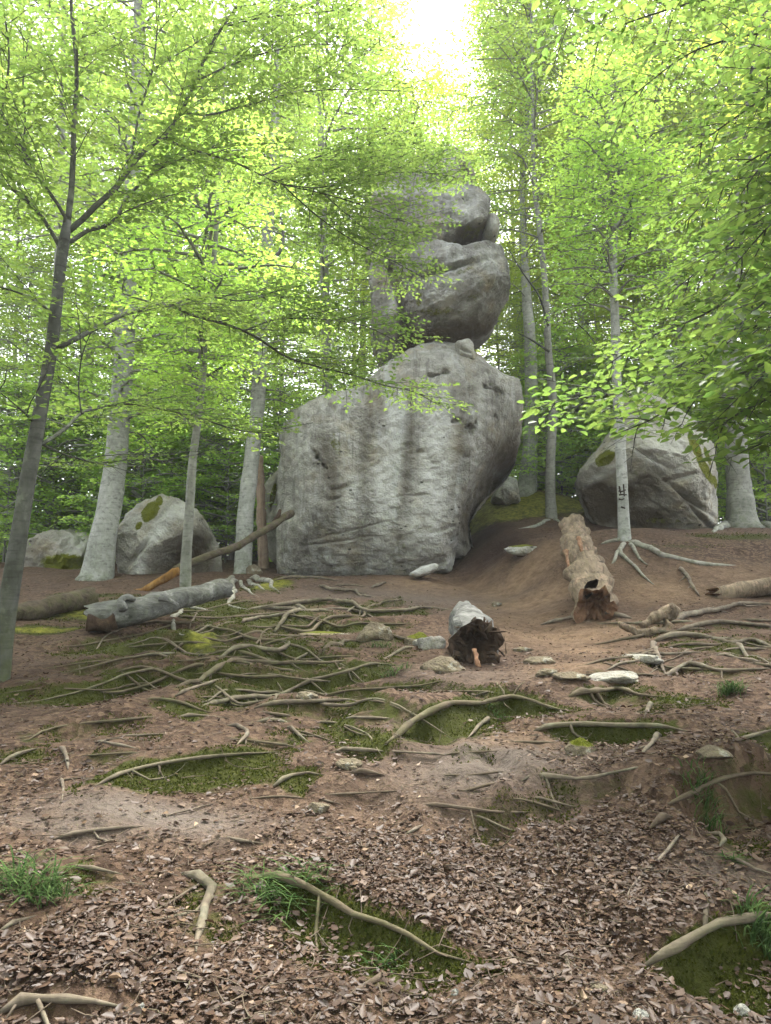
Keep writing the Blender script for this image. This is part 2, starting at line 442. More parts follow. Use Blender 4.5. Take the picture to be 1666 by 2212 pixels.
# roots: (points, width in reference units, ledge height m, moss under it)
ROOTS = [
 ([(205,1704),(280,1669),(375,1651),(500,1636),(600,1623)], 9, .07, 1.2),
 ([(0,1656),(40,1636),(95,1609)], 9, .04, .6),
 ([(125,1606),(145,1644),(147,1661)], 9, .0, 0),
 ([(132,1679),(136,1705),(132,1744)], 8, .0, 0),
 ([(205,1599),(235,1624),(300,1636)], 8, .02, .2),
 ([(487,1566),(512,1569),(535,1596),(510,1624)], 10, .0, .2),
 ([(617,1569),(645,1589),(670,1601)], 9, .02, .5),
 ([(549,1555),(591,1549),(630,1565)], 9, .03, .5),
 ([(549,1526),(591,1523),(672,1526),(747,1524),(773,1518)], 9, .06, .6),
 ([(380,1545),(432,1539),(497,1552)], 8, .02, .3),
 ([(715,1624),(740,1616),(780,1621),(835,1627)], 10, .04, .4),
 ([(750,1679),(780,1674),(833,1681)], 11, .03, 0),
 ([(590,1704),(630,1679),(665,1669),(700,1676)], 10, .05, .7),
 ([(115,1814),(200,1799),(280,1791),(320,1789)], 9, .04, 0),
 ([(145,1859),(200,1879),(265,1894)], 11, .03, .5),
 ([(390,1879),(430,1894),(457,1921),(435,1964),(425,2049)], 21, .0, .5),
 ([(555,1891),(600,1904),(665,1936),(725,1964),(765,1989),(833,2011),(883,2034),(948,2064),(1028,2084)], 16, .09, 1.0),
 ([(0,2016),(30,1999),(85,1974)], 12, .03, .3),
 ([(0,2192),(50,2172),(150,2174),(275,2178)], 20, .04, .3),
 ([(485,1804),(520,1821),(570,1824)], 9, .03, .2),
 ([(833,1624),(888,1584),(953,1564),(983,1544),(1053,1529),(1103,1519),(1173,1536),(1253,1551)], 13, .13, 1.0),
 ([(1053,1533),(1030,1560),(1008,1586)], 10, .0, .6),
 ([(1233,1524),(1283,1504),(1333,1491),(1383,1504),(1443,1508)], 12, .12, .7),
 ([(1413,1524),(1402,1545),(1393,1566)], 13, .0, .5),
 ([(1153,1586),(1233,1576),(1333,1574),(1423,1571),(1493,1586)], 12, .09, .9),
 ([(1428,1574),(1408,1624),(1383,1659)], 12, .0, .3),
 ([(1518,1616),(1583,1606),(1666,1584),(1700,1575)], 10, .07, .8),
 ([(1128,1704),(1153,1691),(1213,1701),(1283,1696),(1398,1679)], 11, .07, .4),
 ([(903,1736),(983,1734),(1083,1739),(1143,1736)], 8, .04, 0),
 ([(873,1809),(898,1794),(918,1769)], 9, .0, 0),
 ([(1393,2089),(1433,2086),(1498,2059),(1558,2019),(1613,2004),(1700,1980)], 22, .13, .9),
 ([(1518,1784),(1553,1791),(1563,1809),(1553,1834)], 13, .02, .6),
 ([(1573,1844),(1603,1869),(1633,1884),(1700,1900)], 10, .03, .2),
 ([(1443,1740),(1523,1714),(1568,1694),(1613,1684),(1700,1676)], 12, .22, .5),
 ([(1413,1392),(1464,1377),(1523,1377),(1581,1392),(1624,1385),(1690,1400)], 12, .06, .6),
 ([(1464,1369),(1542,1353),(1666,1349),(1700,1349)], 10, .04, .5),
 ([(1456,1346),(1523,1326),(1601,1310),(1690,1304)], 13, .05, .3),
 ([(1413,1392),(1419,1418),(1440,1452)], 12, .0, 0),
 ([(1581,1392),(1620,1420),(1666,1436)], 10, .04, .4),
 ([(1430,1460),(1490,1440),(1560,1447),(1666,1440)], 10, .05, .5),
 ([(1468,1228),(1488,1256),(1511,1291)], 9, .0, 0),
 ([(558,1314),(607,1313),(656,1308),(712,1306),(754,1314),(803,1321),(868,1321),(922,1314),(983,1318)], 9, .07, .7),
 ([(594,1254),(656,1248),(705,1252),(741,1257)], 6, .02, .4),
 ([(689,1262),(721,1279),(767,1280),(796,1295),(819,1308)], 7, .03, .2),
 ([(721,1266),(760,1265),(790,1269)], 5, .01, .2),
 ([(803,1272),(835,1259),(851,1264)], 6, .0, .2),
 ([(523,1363),(552,1347),(575,1337)], 9, .02, .8),
 ([(445,1360),(484,1344),(510,1345)], 9, .02, .8),
 ([(591,1363),(614,1347),(646,1337),(620,1318)], 9, .02, .8),
 ([(637,1314),(689,1331),(754,1334)], 7, .02, .6),
 ([(380,1389),(445,1373),(487,1370)], 9, .03, .8),
 ([(471,1438),(503,1425),(575,1419),(624,1412),(640,1399),(705,1396),(741,1389)], 9, .06, .9),
 ([(536,1441),(607,1432),(689,1415)], 8, .04, .8),
 ([(695,1425),(731,1406),(744,1389),(786,1386)], 12, .03, .7),
 ([(380,1503),(445,1474),(510,1448),(555,1438),(607,1448),(705,1451),(770,1448)], 11, .07, .7),
 ([(380,1515),(477,1490),(540,1474)], 8, .04, .5),
 ([(435,1532),(493,1503),(575,1480),(656,1467),(754,1461),(819,1448),(851,1445)], 10, .12, 1.0),
 ([(825,1370),(868,1380),(904,1389)], 7, .03, .6),
]
# the tangle of thinner roots across the mossy slope (random, but in the place the tangle has)
rr = np.random.default_rng(21)
TANGLE = []
def wander(x, y, ang, L, n, wd, amp, mo):
    pts = [(x, y)]; a = ang; st = L / n
    for i in range(n):
        a += rr.normal(0, .16)
        x += math.cos(a) * st; y += math.sin(a) * st * .36
        pts.append((x, y))
    TANGLE.append((pts, wd, amp, mo)); return pts
NL = 0
SRC = [(505,1268),(540,1280),(575,1285),(610,1290),(660,1300),(700,1312),(420,1326),(470,1335),(395,1330),(740,1330)]
for k in range(40):
    x0, y0 = SRC[k % len(SRC)]
    x0 += rr.normal(0, 70); y0 += abs(rr.normal(0, 30)) + (k // 10) * 58
    left = rr.uniform() < .68
    ang = math.pi - rr.uniform(.02, .55) if left else rr.uniform(.0, .45)
    p = wander(x0, y0, ang, rr.uniform(170, 400), 9, rr.uniform(6, 10), rr.uniform(.03, .10), rr.uniform(.3, .8))
    for _ in range(int(rr.integers(0, 2))):
        q = p[int(rr.integers(2, 8))]
        wander(q[0], q[1], ang + rr.choice([-1, 1]) * rr.uniform(.35, .9), rr.uniform(60, 150), 5, rr.uniform(4, 6), rr.uniform(0, .03), rr.uniform(.2, .5))
NL = len(TANGLE)
SRC = [(1470,1372),(1560,1350),(1640,1392),(1530,1420),(1610,1450),(1440,1440)]
for k in range(18):
    x0, y0 = SRC[k % 6]; x0 += rr.normal(0, 25); y0 += rr.normal(0, 22)
    ang = math.pi - rr.uniform(-.1, .5) if rr.uniform() < .5 else rr.uniform(-.2, .5)
    p = wander(x0, y0, ang, rr.uniform(110, 230), 7, rr.uniform(6, 10), rr.uniform(.01, .06), rr.uniform(.2, .5))
    if rr.uniform() < .6:
        q = p[int(rr.integers(2, 6))]
        wander(q[0], q[1], ang + rr.choice([-1, 1]) * rr.uniform(.4, 1.0), rr.uniform(50, 110), 5, rr.uniform(4, 6), .01, .2)
# a few more across the lower, leafy part
for k in range(16):
    wander(rr.uniform(150, 1500), rr.uniform(1540, 1780), rr.choice([0, math.pi]) + rr.normal(0, .25), rr.uniform(90, 220), 6, rr.uniform(6, 9), rr.uniform(.02, .06), rr.uniform(.1, .5))

def wpoly(pts, jitter=.0):
    w = np.array([G(*p) for p in pts])
    return catmull(w, .09)
root_w = [wpoly(r[0]) for r in ROOTS]
tang_w = [wpoly(r[0]) for r in TANGLE]

# grid
def axis_vals(parts):
    out = []
    for a, b, st in parts: out.append(np.arange(a, b, st))
    return np.concatenate(out + [[parts[-1][1]]])
gx = axis_vals([(-200, -60, 20), (-60, -20, 4), (-20, -9, .6), (-9, -4, .13), (-4, -1.6, .05), (-1.6, 1.6, .03), (1.6, 4, .05), (4, 9, .11), (9, 20, .6), (20, 60, 4), (60, 200, 20)])
gy = axis_vals([(-60, -10, 5), (-10, 0, .8), (0, 2, .12), (2, 4.5, .022), (4.5, 8, .034), (8, 14, .055), (14, 24, .11), (24, 40, .7), (40, 80, 4), (80, 400, 25)])
GX, GY = np.meshgrid(gx, gy)
GZ = H1(GX, GY)
ROOTM = np.full(GZ.shape, 9.0); MOSS = np.zeros_like(GZ); BARE = np.zeros_like(GZ); SAND = np.zeros_like(GZ); HUM_SHADE = np.zeros_like(GZ); LUSH = np.zeros_like(GZ)
def ledge(w, amp, moss, wid):
    x0, x1 = w[:, 0].min() - .8, w[:, 0].max() + .8
    y0, y1 = w[:, 1].min() - .9, w[:, 1].max() + .9
    i0, i1 = np.searchsorted(gx, [x0, x1]); j0, j1 = np.searchsorted(gy, [y0, y1])
    if i1 <= i0 or j1 <= j0: return
    X = GX[j0:j1, i0:i1]; Y = GY[j0:j1, i0:i1]
    best = np.full(X.shape, 1e9); by = np.zeros(X.shape)
    ww = w[::2] if len(w) > 8 else w
    if len(w) > 8 and not np.allclose(ww[-1], w[-1]): ww = np.vstack([ww, w[-1]])
    bt = np.zeros(X.shape); ns = len(ww) - 1
    for qi in range(ns):
        p, q = ww[qi, :2], ww[qi + 1, :2]; e = q - p; L2 = max(e @ e, 1e-9)
        t = np.clip(((X - p[0]) * e[0] + (Y - p[1]) * e[1]) / L2, 0, 1)
        cy_ = p[1] + t * e[1]
        d = (X - p[0] - t * e[0]) ** 2 + (Y - cy_) ** 2
        m = d < best
        best = np.where(m, d, best); by = np.where(m, Y - cy_, by); bt = np.where(m, (qi + t) / ns, bt)
    d = np.sqrt(best)
    sg = np.tanh(by / .05); tp = np.clip(np.sin(np.pi * np.clip(bt, 0, 1)) * 1.6, 0, 1)
    tp = np.maximum(tp, .0)
    ROOTM[j0:j1, i0:i1] = np.minimum(ROOTM[j0:j1, i0:i1], d)
    if amp: GZ[j0:j1, i0:i1] += 1.7 * amp * tp * np.where(sg > 0, .45, .65) * sg * np.exp(-(d / np.where(sg > 0, .5, .3)) ** 1.3)
    if moss:
        m = moss * (.35 + .65 * tp) * np.where(by < .03, np.exp(-(d / .26) ** 2), .45 * np.exp(-(d / .10) ** 2))
        MOSS[j0:j1, i0:i1] = np.maximum(MOSS[j0:j1, i0:i1], m)
for w, r in zip(root_w + tang_w, ROOTS + TANGLE):
    ledge(w, r[2], r[3], r[1])
# painted soil kinds and shade under rocks, blobs given by where they lie on the ground
def blob(A, px, py, rx, ry, amt, rot=0):
    c = G(px, py); sc = c[1] / FPX
    X, Y = GX - c[0], GY - c[1]
    ex = rx * sc
    # reference-unit height -> ground depth at this distance
    q = G(px, py - ry); ey = max(abs(q[1] - c[1]), .05)
    d = (X / ex) ** 2 + (Y / ey) ** 2 + .0
    A[:] = np.maximum(A, amt * np.exp(-d))
for b in [(330,1765,230,42,1.0),(150,1790,160,30,.7),(1060,1655,190,45,.95),(980,1600,160,30,.5),(1560,1900,110,60,.7),(1010,1470,190,30,.35),(900,1290,260,24,.7)]: blob(BARE, *b)
for b in [(1130,1245,110,42,1.0),(1180,1290,150,40,.95),(1230,1380,180,30,.85),(1020,1262,120,22,.8),(930,1262,120,18,.7),(1420,1275,130,36,.8),(1150,1340,120,36,.6),
          (1560,1240,150,22,.45),(1270,1410,90,22,.7),(1090,1590,120,22,.45),(1590,1730,80,30,.45),(1210,1455,100,22,.6)]: blob(SAND, *b)
for b in [(1090,1165,95,24,1.0),(1060,1150,70,18,1.0),(1265,1145,100,10,.7),(1050,1435,60,16,.5),(100,1470,200,60,.45),(1400,1140,180,8,.8),(1090,1210,60,14,.5)]: blob(HUM_SHADE, *b)  # dark soil and painted shade in the hollow and at rock feet
for b in [(1110,1095,120,26,1.6),(1230,1085,70,18,1.0),(1090,1120,90,8,.7),(300,1385,180,14,.95),(90,1362,110,12,1.2),(230,1305,120,12,1.2),(470,1310,120,20,.85),(430,1400,90,30,.75),(560,1340,170,34,.7),
          (640,1400,140,22,.75),(500,1460,180,22,.6),(480,1665,130,22,1.2),(380,1675,120,22,1.1),(740,2010,60,26,1.3),(800,2060,60,18,1.1),(1620,2090,70,60,1.1),(1600,1160,150,8,.8),(1480,1180,120,8,.5),
          (1470,1520,90,22,.9),(980,1580,70,18,.9),(640,1590,25,9,1.2),(1320,1595,90,14,.9),(1600,1415,110,16,.7),(1500,1400,90,12,.8),(580,1260,60,8,1.0),(20,1500,50,20,.9),(190,1290,90,8,1.0),(1640,1600,50,14,.8)]: blob(MOSS, *b)
for b in [(1110,1092,130,30,1.3),(1230,1085,80,20,1.0),(1060,1085,60,22,1.1),(235,1305,110,10,1.0),(90,1362,100,10,.9),(590,1258,50,8,.9),(440,1392,40,10,.8)]: blob(LUSH, *b)
MOSS *= 1.3 * (1 - .6 * SAND)
# hollow under the leaning rock
c_ = G(1080, 1165)
GZ -= .22 * np.exp(-((GX - c_[0]) / .7) ** 2 - ((GY - c_[1]) / .7) ** 2)
nx, ny = len(gx), len(gy)
def H(x, y):
    x = np.atleast_1d(np.asarray(x, float)); y = np.atleast_1d(np.asarray(y, float))
    i = np.clip(np.searchsorted(gx, x) - 1, 0, nx - 2); j = np.clip(np.searchsorted(gy, y) - 1, 0, ny - 2)
    fx = (x - gx[i]) / (gx[i + 1] - gx[i]); fy = (y - gy[j]) / (gy[j + 1] - gy[j])
    return (GZ[j, i] * (1 - fx) + GZ[j, i + 1] * fx) * (1 - fy) + (GZ[j + 1, i] * (1 - fx) + GZ[j + 1, i + 1] * fx) * fy
def samp(A, x, y):
    i = np.clip(np.searchsorted(gx, x) - 1, 0, nx - 2); j = np.clip(np.searchsorted(gy, y) - 1, 0, ny - 2)
    return A[j, i]
def hz(x, y): return float(H(x, y)[0])
def GF(px, py): return G(px, py, H)

Vg = np.stack([GX.ravel(), GY.ravel(), GZ.ravel()], 1)
ii = (np.arange(ny - 1)[:, None] * nx + np.arange(nx - 1)[None]).ravel()
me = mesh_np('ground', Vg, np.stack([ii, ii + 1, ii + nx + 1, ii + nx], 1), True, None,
             {'moss': MOSS.ravel(), 'bare': BARE.ravel(), 'sand': SAND.ravel(), 'humus_shade': HUM_SHADE.ravel(), 'lush': LUSH.ravel()})
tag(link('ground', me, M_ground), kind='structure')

# ------------------------------------------------------------ thin mist volume, added to stand in for lens glare and lift dark foliage
ms = NT('glare_haze')
vol = ms.n('ShaderNodeVolumePrincipled', inp={'Color': (.93, .97, .95, 1), 'Density': .0009, 'Anisotropy': .2})
ms.t.links.new(vol.outputs[0], ms.out.inputs['Volume'])
tag(link('glare_haze', mesh_np('glare_haze', np.array([[x_, y_, z_] for z_ in (-9.0 + GZ.min(), 40.0) for y_ in (-62.0, 402.0) for x_ in (-202.0, 202.0)]),
    np.array([[0, 2, 3, 1], [4, 5, 7, 6], [0, 1, 5, 4], [2, 6, 7, 3], [0, 4, 6, 2], [1, 3, 7, 5]]), False), ms.m), kind='stuff')

# ------------------------------------------------------------ boulders
def boulder(name, outline, centre, D, df, db, mat, label, cat='boulder', nth=240, nph=120, e=3.0, planes=(), dents=(), stain_shade=(), moss=(), pale=(),
            amp=(.10, .05, .015), flute=0.0, facets=0, fk=.75, fside=.45, seed=0, group=None, pits=(), topmoss=0.0, parent=None):
    c = P(*centre, D)
    ol = np.array([P(px, py, D) for px, py in outline]) - c
    ang = np.arctan2(ol[:, 2], ol[:, 0]); rad = np.hypot(ol[:, 0], ol[:, 2])
    o = np.argsort(ang); ang, rad, pxs = ang[o], rad[o], ol[o]
    # resample the outline as straight segments in the plane
    th = np.linspace(-np.pi, np.pi, nth, endpoint=False)
    A = np.concatenate([[ang[-1] - 2 * np.pi], ang, [ang[0] + 2 * np.pi]])
    Q = np.vstack([pxs[-1], pxs, pxs[0]])[:, [0, 2]]
    rs = np.empty(nth)
    for i, t in enumerate(th):
        k = min(max(np.searchsorted(A, t) - 1, 0), len(A) - 2)
        a, b = Q[k], Q[k + 1]; d = np.array([math.cos(t), math.sin(t)])
        den = d[0] * (b - a)[1] - d[1] * (b - a)[0]
        rs[i] = (a[0] * (b - a)[1] - a[1] * (b - a)[0]) / den if abs(den) > 1e-9 else np.hypot(*a)
    for _ in range(2): rs = .25 * np.roll(rs, 1) + .5 * rs + .25 * np.roll(rs, -1)
    t1 = np.linspace(0, 1, nph)[1:] ** 1.25 * (np.pi / 2)
    t2 = np.pi - (np.linspace(0, 1, nph // 2)[1:][::-1] ** 1.25 * (np.pi / 2))
    tt = np.concatenate([t1, t2[1:]])
    s_ = np.abs(np.sin(tt)) ** (2 / e); yv = -np.sign(np.cos(tt)) * np.abs(np.cos(tt)) ** (2 / e)
    yv = np.where(yv < 0, yv * df, yv * db)
    ring = np.stack([s_[:, None] * rs[None] * np.cos(th)[None], np.repeat(yv[:, None], nth, 1), s_[:, None] * rs[None] * np.sin(th)[None]], -1)
    V = np.vstack([[0, -df, 0], ring.reshape(-1, 3), [0, db, 0]])
    nr = len(tt)
    i = 1 + np.arange(nr - 1)[:, None] * nth; j = np.arange(nth)[None]
    q = np.stack([i + j, i + (j + 1) % nth, i + nth + (j + 1) % nth, i + nth + j], -1).reshape(-1, 4)
    jj = np.arange(nth); last = len(V) - 1; base = 1 + (nr - 1) * nth
    tr = np.vstack([np.stack([np.zeros(nth, int), 1 + (jj + 1) % nth, 1 + jj], 1), np.stack([np.full(nth, last), base + jj, base + (jj + 1) % nth], 1)])
    V = V + c
    for (ppx, ppy, off, n, k) in planes:              # chamfer by planes
        p0 = P(ppx, ppy, D) + np.array([0, off, 0]); n = np.array(n, float); n /= np.linalg.norm(n)
        s = (V - p0) @ n
        V = V - n[None] * (np.maximum(s, 0) * k)[:, None]
    rfc = np.random.default_rng(seed + 5)
    for _ in range(facets):
        nn = unit(np.array([rfc.normal(0, fside), -abs(rfc.normal(.8, .3)), rfc.normal(.05, fside)]))
        sv = (V - c) @ nn; h = sv.max() * rfc.uniform(.80, .93)
        V = V - nn[None] * (np.maximum(sv - h, 0) * fk)[:, None]
    front = ss(-(V[:, 1] - c[1]) / df, -.25, .1)
    px, py = proj(V)
    for d in dents:                                  # push part of the face back (or forward)
        x0, y0, rx, ry, a = d[:5]; rot = R(d[5]) if len(d) > 5 else 0
        X, Y = px - x0, py - y0
        X, Y = X * math.cos(rot) + Y * math.sin(rot), -X * math.sin(rot) + Y * math.cos(rot)
        if len(d) > 6 and d[6] == 2 and rx < 30:
            wx = fbm(V, .16, 3, 91); X = X + wx * rx * .9; Y = Y + fbm(V, .16, 3, 95) * ry * .9
        V[:, 1] += a * front * np.exp(-((X / rx) ** 2 + (Y / ry) ** 2) ** (d[6] if len(d) > 6 else 1))
    dirn = unit((V - c) * np.array([1, 1.2, 1]))
    sc = .6 + .4 * front
    V = V + dirn * (amp[0] * fbm(V, 1.1, 3, seed) * sc)[:, None]
    rdg = 1 - np.abs(fbm(V, .55, 3, seed + 11)) * 1.6
    if flute: V = V + dirn * (flute * front * fbm(V * np.array([1, 1, .22]), .55, 3, seed + 37))[:, None]
    V = V + dirn * (amp[1] * (rdg - .4))[:, None] + dirn * (amp[2] * fbm(V, .14, 3, seed + 23))[:, None]
    px, py = proj(V)
    def paint(lst):
        a = np.zeros(len(V))
        for d in lst:
            x0, y0, rx, ry, m = d[:5]; rot = R(d[5]) if len(d) > 5 else 0
            X, Y = px - x0, py - y0
            X, Y = X * math.cos(rot) + Y * math.sin(rot), -X * math.sin(rot) + Y * math.cos(rot)
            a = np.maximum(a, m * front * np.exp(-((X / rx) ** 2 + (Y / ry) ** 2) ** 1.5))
        return a
    mo = paint(moss)
    if topmoss:
        mo = np.maximum(mo, topmoss * ss(dirn[:, 2], .5, .9))
    b = np.array([c[0], c[1], V[:, 2].min()])
    me = mesh_np(name, V - b, [q, tr], True, None, {'stain_shade': paint(stain_shade), 'moss': mo, 'pale': paint(pale)})
    ob = link(name, me, mat, parent, b)
    if parent is None: tag(ob, label, cat, group)
    return ob

ROCK_D = 17.6
boulder('base_boulder',
    [(618,930),(638,908),(690,880),(760,858),(825,816),(880,780),(950,745),(1010,742),(1040,800),(1075,826),(1113,838),(1122,880),(1124,940),(1116,1000),(1100,1030),(1065,1062),(1035,1095),(1018,1130),(1020,1160),(1030,1190),
     (1000,1200),(978,1205),(970,1240),(900,1262),(760,1268),(610,1262),(602,1180),(606,1100),(608,1010),(612,960),(640,925)],
    (840,1010), ROCK_D, 1.5, 2.3, M_rock, 'huge grey sandstone boulder carrying the balanced rocks, undercut on its right side',
    nth=380, nph=230, e=4.2,
    planes=[(720,860,-1.1,(-.35,-.55,.75),.75),(660,1000,-1.2,(-.75,-.65,0),.8),(960,790,-.9,(.15,-.6,.8),.7)],
    dents=[(1098,1050,60,78,1.7,35,2),(1036,1140,36,72,1.3,0,2),(1000,1185,28,40,.35),(1115,960,35,70,.5),(1080,985,50,50,.28),
           (690,985,4,28,.20,-38,2),(645,1060,60,60,.12),(740,1052,18,4,.10,-12),(726,1075,16,3,.1,-12),(740,1150,110,2.5,.05,-12),(700,1172,80,2.5,.05,-6),
           (935,812,14,4,.14,-12,2),(960,806,9,5,.13,0,2),(985,910,12,5,.14,20,2),(1022,925,10,8,.15,0,2),(1070,905,7,7,.10,0,2),(1070,850,11,6,.14,25,2),(1050,838,8,5,.12,0,2),(1005,985,8,6,.1),(910,978,8,5,.08),
           (1075,918,9,9,.12),(935,1002,7,4,.09),(862,1165,6,5,.09),(895,1072,20,3,.06),(955,1145,22,4,.08,-20),(860,935,40,120,.07),(770,940,26,150,.06,8),(930,1000,40,170,-.10,4),(1000,900,26,90,-.08,-4),(815,1050,28,150,-.08,6),
           (900,1120,60,80,-.10),(1008,1168,12,11,.22)],
    stain_shade=[(880,1000,15,150,.75,4),(868,1140,13,80,.55),(790,960,14,110,.65,6),(715,1020,20,110,.75,-10),(1000,960,18,110,.55),(985,850,60,36,.4),(820,900,12,60,.4),(1090,985,46,60,1.0,25),(1062,1060,48,60,1.0,30),(1015,1130,30,66,1.0),(1000,1190,40,14,.6),(700,1000,60,14,.35,60),(790,1150,120,20,.35,-8),(700,1165,90,20,.35),(930,1215,26,18,.45),(770,1215,26,22,.4)],  # narrow bands are weather stains; undercut patches paint shade into the colour
    pale=[(838,1050,26,170,1.0,5),(942,1000,34,190,1.0,4),(910,1150,50,70,.8),(755,1100,22,110,.6,6),(650,985,30,70,.6),(1040,880,16,60,.35),(710,910,60,26,.3,-15),(960,1225,60,14,.7,-12)],
    moss=[(725,960,16,40,.5,-20),(640,880,40,12,.45),(690,1225,90,16,.4),(720,1060,12,40,.35)],
    amp=(.04,.010,.030), flute=.03, facets=4, fk=.6, fside=.22, seed=4)
# pale broken slab on the shoulder under the chin, and the flake at the foot
boulder('wedge_stone', [(984,742),(1012,738),(1022,752),(1027,790),(1012,786),(990,772)], (1006,762), ROCK_D - .9, .35, .5, M_rock_warm,
    'small pale broken wedge of rock on the right shoulder of the huge boulder', 'rock', 60, 30, 3, dents=[(1004,756,12,3,.12,25),(1000,772,14,3,.1,30)], amp=(.03,.03,.01), seed=8, pale=[(1010,765,16,22,.5)])
boulder('stone_flake', [(878,1242),(910,1224),(945,1215),(950,1226),(930,1240),(900,1250)], (915,1234), 15.6, .25, .3, M_rock_warm,
    'thin pale flake of stone lying at the foot of the huge boulder', 'stone', 60, 24, 3, amp=(.02,.02,.008), seed=9, pale=[(915,1232,50,20,1.)])

boulder('balanced_boulder',
    [(800,600),(804,556),(840,535),(900,540),(950,556),(1000,560),(1045,552),(1080,560),(1095,590),(1098,622),(1092,655),(1078,678),(1072,700),(1052,722),(1010,738),(950,750),(905,760),(880,770),(850,782),(828,778),(812,765),(803,730),(803,660)],
    (945,655), ROCK_D - .1, 1.35, 1.7, M_rock_dark, 'rounded lower balanced boulder like a chin, resting on the huge base boulder',
    nth=300, nph=170, e=3.5,
    planes=[(960,690,-.95,(.1,-.65,-.85),.85),(1080,690,0,(.75,-.3,-.6),.5),(1000,556,-1.15,(.05,-.6,.8),.55)],
    dents=[(862,640,7,120,.30,-14,1),(840,600,40,60,.12),(960,580,80,6,.16,-12),(930,590,60,5,.12,-16),(870,720,14,60,.25),(905,660,18,50,.08),(1000,610,50,22,-.10,-20),(985,650,20,60,.06,30),(1050,600,30,30,-.06),(835,720,24,60,-.12),(1000,545,40,10,.12,-20)],
    stain_shade=[(980,725,140,34,1.3,-10),(900,745,60,40,1.2),(1050,700,40,34,.8,-35),(880,740,40,50,.9),(865,660,12,80,.6),(820,640,30,60,.4)],  # underside darkened for occlusion shade as well as its dark staining
    moss=[(945,672,70,16,.55,0),(905,640,14,50,.5),(1000,585,34,10,.45,-25),(1030,640,40,20,.45,-30),(850,560,30,20,.4)],
    pale=[(960,625,40,50,.5,30),(1020,660,60,8,.5,-28),(1060,560,30,26,.45),(848,700,10,60,.5),(830,735,14,45,.5)],
    amp=(.05,.02,.030), flute=.03, facets=11, fk=.9, seed=31)
boulder('cap_boulder',
    [(792,560),(798,500),(802,450),(813,418),(850,404),(900,399),(960,402),(1022,408),(1040,440),(1050,466),(1058,490),(1060,520),(1050,538),(1018,552),(985,562),(950,580),(910,606),(880,612),(835,600)],
    (920,475), ROCK_D - .1, 1.35, 1.6, M_rock_dark, 'dark grey upper balanced boulder above a deep slanting crevice',
    nth=280, nph=170, e=4.6,
    planes=[(960,500,-1.15,(.15,-.75,-.6),.7),(930,400,-.95,(0,-.55,.85),.6)],
    dents=[(1040,508,52,24,1.6,-16,2),(975,540,80,16,1.3,-24,2),(900,600,50,20,.3,0),(1012,432,12,16,.12),(890,440,12,60,.06),(960,520,60,5,.1,-22)],
    stain_shade=[(1025,512,52,30,1.4,-12),(970,548,70,18,1.3,-22)],  # crevice darkened in colour so the recess reads as shaded
    moss=[(1020,500,46,26,.5,-14),(960,535,50,12,.55,-20),(870,470,30,60,.45),(900,520,60,40,.42),(960,390,60,10,.5)],
    pale=[(960,410,70,14,.7,5),(1010,450,34,40,.45),(850,405,40,14,.6),(1000,440,8,8,.7)],
    amp=(.05,.02,.030), flute=.03, facets=10, fk=.9, seed=47)
boulder('knob_stone', [(1040,490),(1056,470),(1072,476),(1078,495),(1072,518),(1060,528),(1042,515)], (1058,498), ROCK_D - .3, .5, .7, M_rock,
    'small pale rounded knob of rock clinging to the right edge of the upper balanced boulder', 'rock', 70, 36, 2.6, amp=(.025,.03,.012), seed=12, pale=[(1066,485,14,14,.6)])
boulder('summit_rock', [(872,425),(890,392),(925,368),(962,356),(995,366),(1015,388),(1026,425),(950,440)], (955,405), ROCK_D - .15, 1.1, 1.2, M_rock,
    'pale blunt rock on the very top of the stack, half hidden by leaves', 'rock', 140, 80, 3.6, facets=5, fk=.85, stain_shade=[(1005,370,12,26,.9,-30)], amp=(.04,.03,.025), seed=15, pale=[(960,360,30,30,.6)])

boulder('right_boulder',
    [(1250,1040),(1256,1015),(1275,990),(1308,950),(1338,910),(1356,858),(1372,826),(1395,815),(1425,822),(1450,850),(1480,888),(1512,930),(1535,970),(1552,1010),(1566,1060),(1570,1100),(1560,1135),(1528,1150),(1460,1158),(1380,1156),(1315,1148),(1285,1122),(1262,1080)],
    (1410,1020), 18.4, 1.7, 1.6, M_rock_warm, 'big tilted sandstone boulder with mossy cracks behind the slim pale beech on the right', nth=300, nph=180, e=2.5,
    planes=[(1330,1060,-.75,(-.35,-.75,-.58),.9),(1480,980,-.75,(.45,-.7,.42),.85),(1400,930,-.5,(.0,-.72,.7),.7),(1300,960,-.3,(-.6,-.5,.6),.7),(1440,1125,-1.0,(.2,-.8,-.5),.7)],
    dents=[(1300,1085,55,60,.12),(1420,1085,26,60,.12),(1490,1075,5,60,.25,-52,1),(1510,1110,5,50,.2,-40),(1470,1030,34,6,.14,-14),(1400,985,40,4,.10,30),(1520,960,5,60,.08,-28),(1420,920,20,4,.08,40),(1355,1040,40,10,-.12,-24)],
    stain_shade=[(1295,1090,58,60,1.6),(1380,1125,90,36,1.2),(1400,1045,46,46,.9),(1345,1080,60,50,1.2),(1460,1100,30,40,.4)],
    moss=[(1502,965,10,34,1.2,-24),(1522,1010,9,44,1.2,-28),(1548,1045,8,24,1.0,-28),(1308,990,26,16,1.1,-35),(1430,1125,70,10,.5),(1528,985,6,26,.9,-20)],
    pale=[(1320,1015,55,9,.9,-28),(1400,990,50,12,.6,30),(1440,960,60,60,.35),(1380,900,30,40,.4)],
    amp=(.04,.03,.03), facets=10, fk=.92, fside=.6, seed=61)
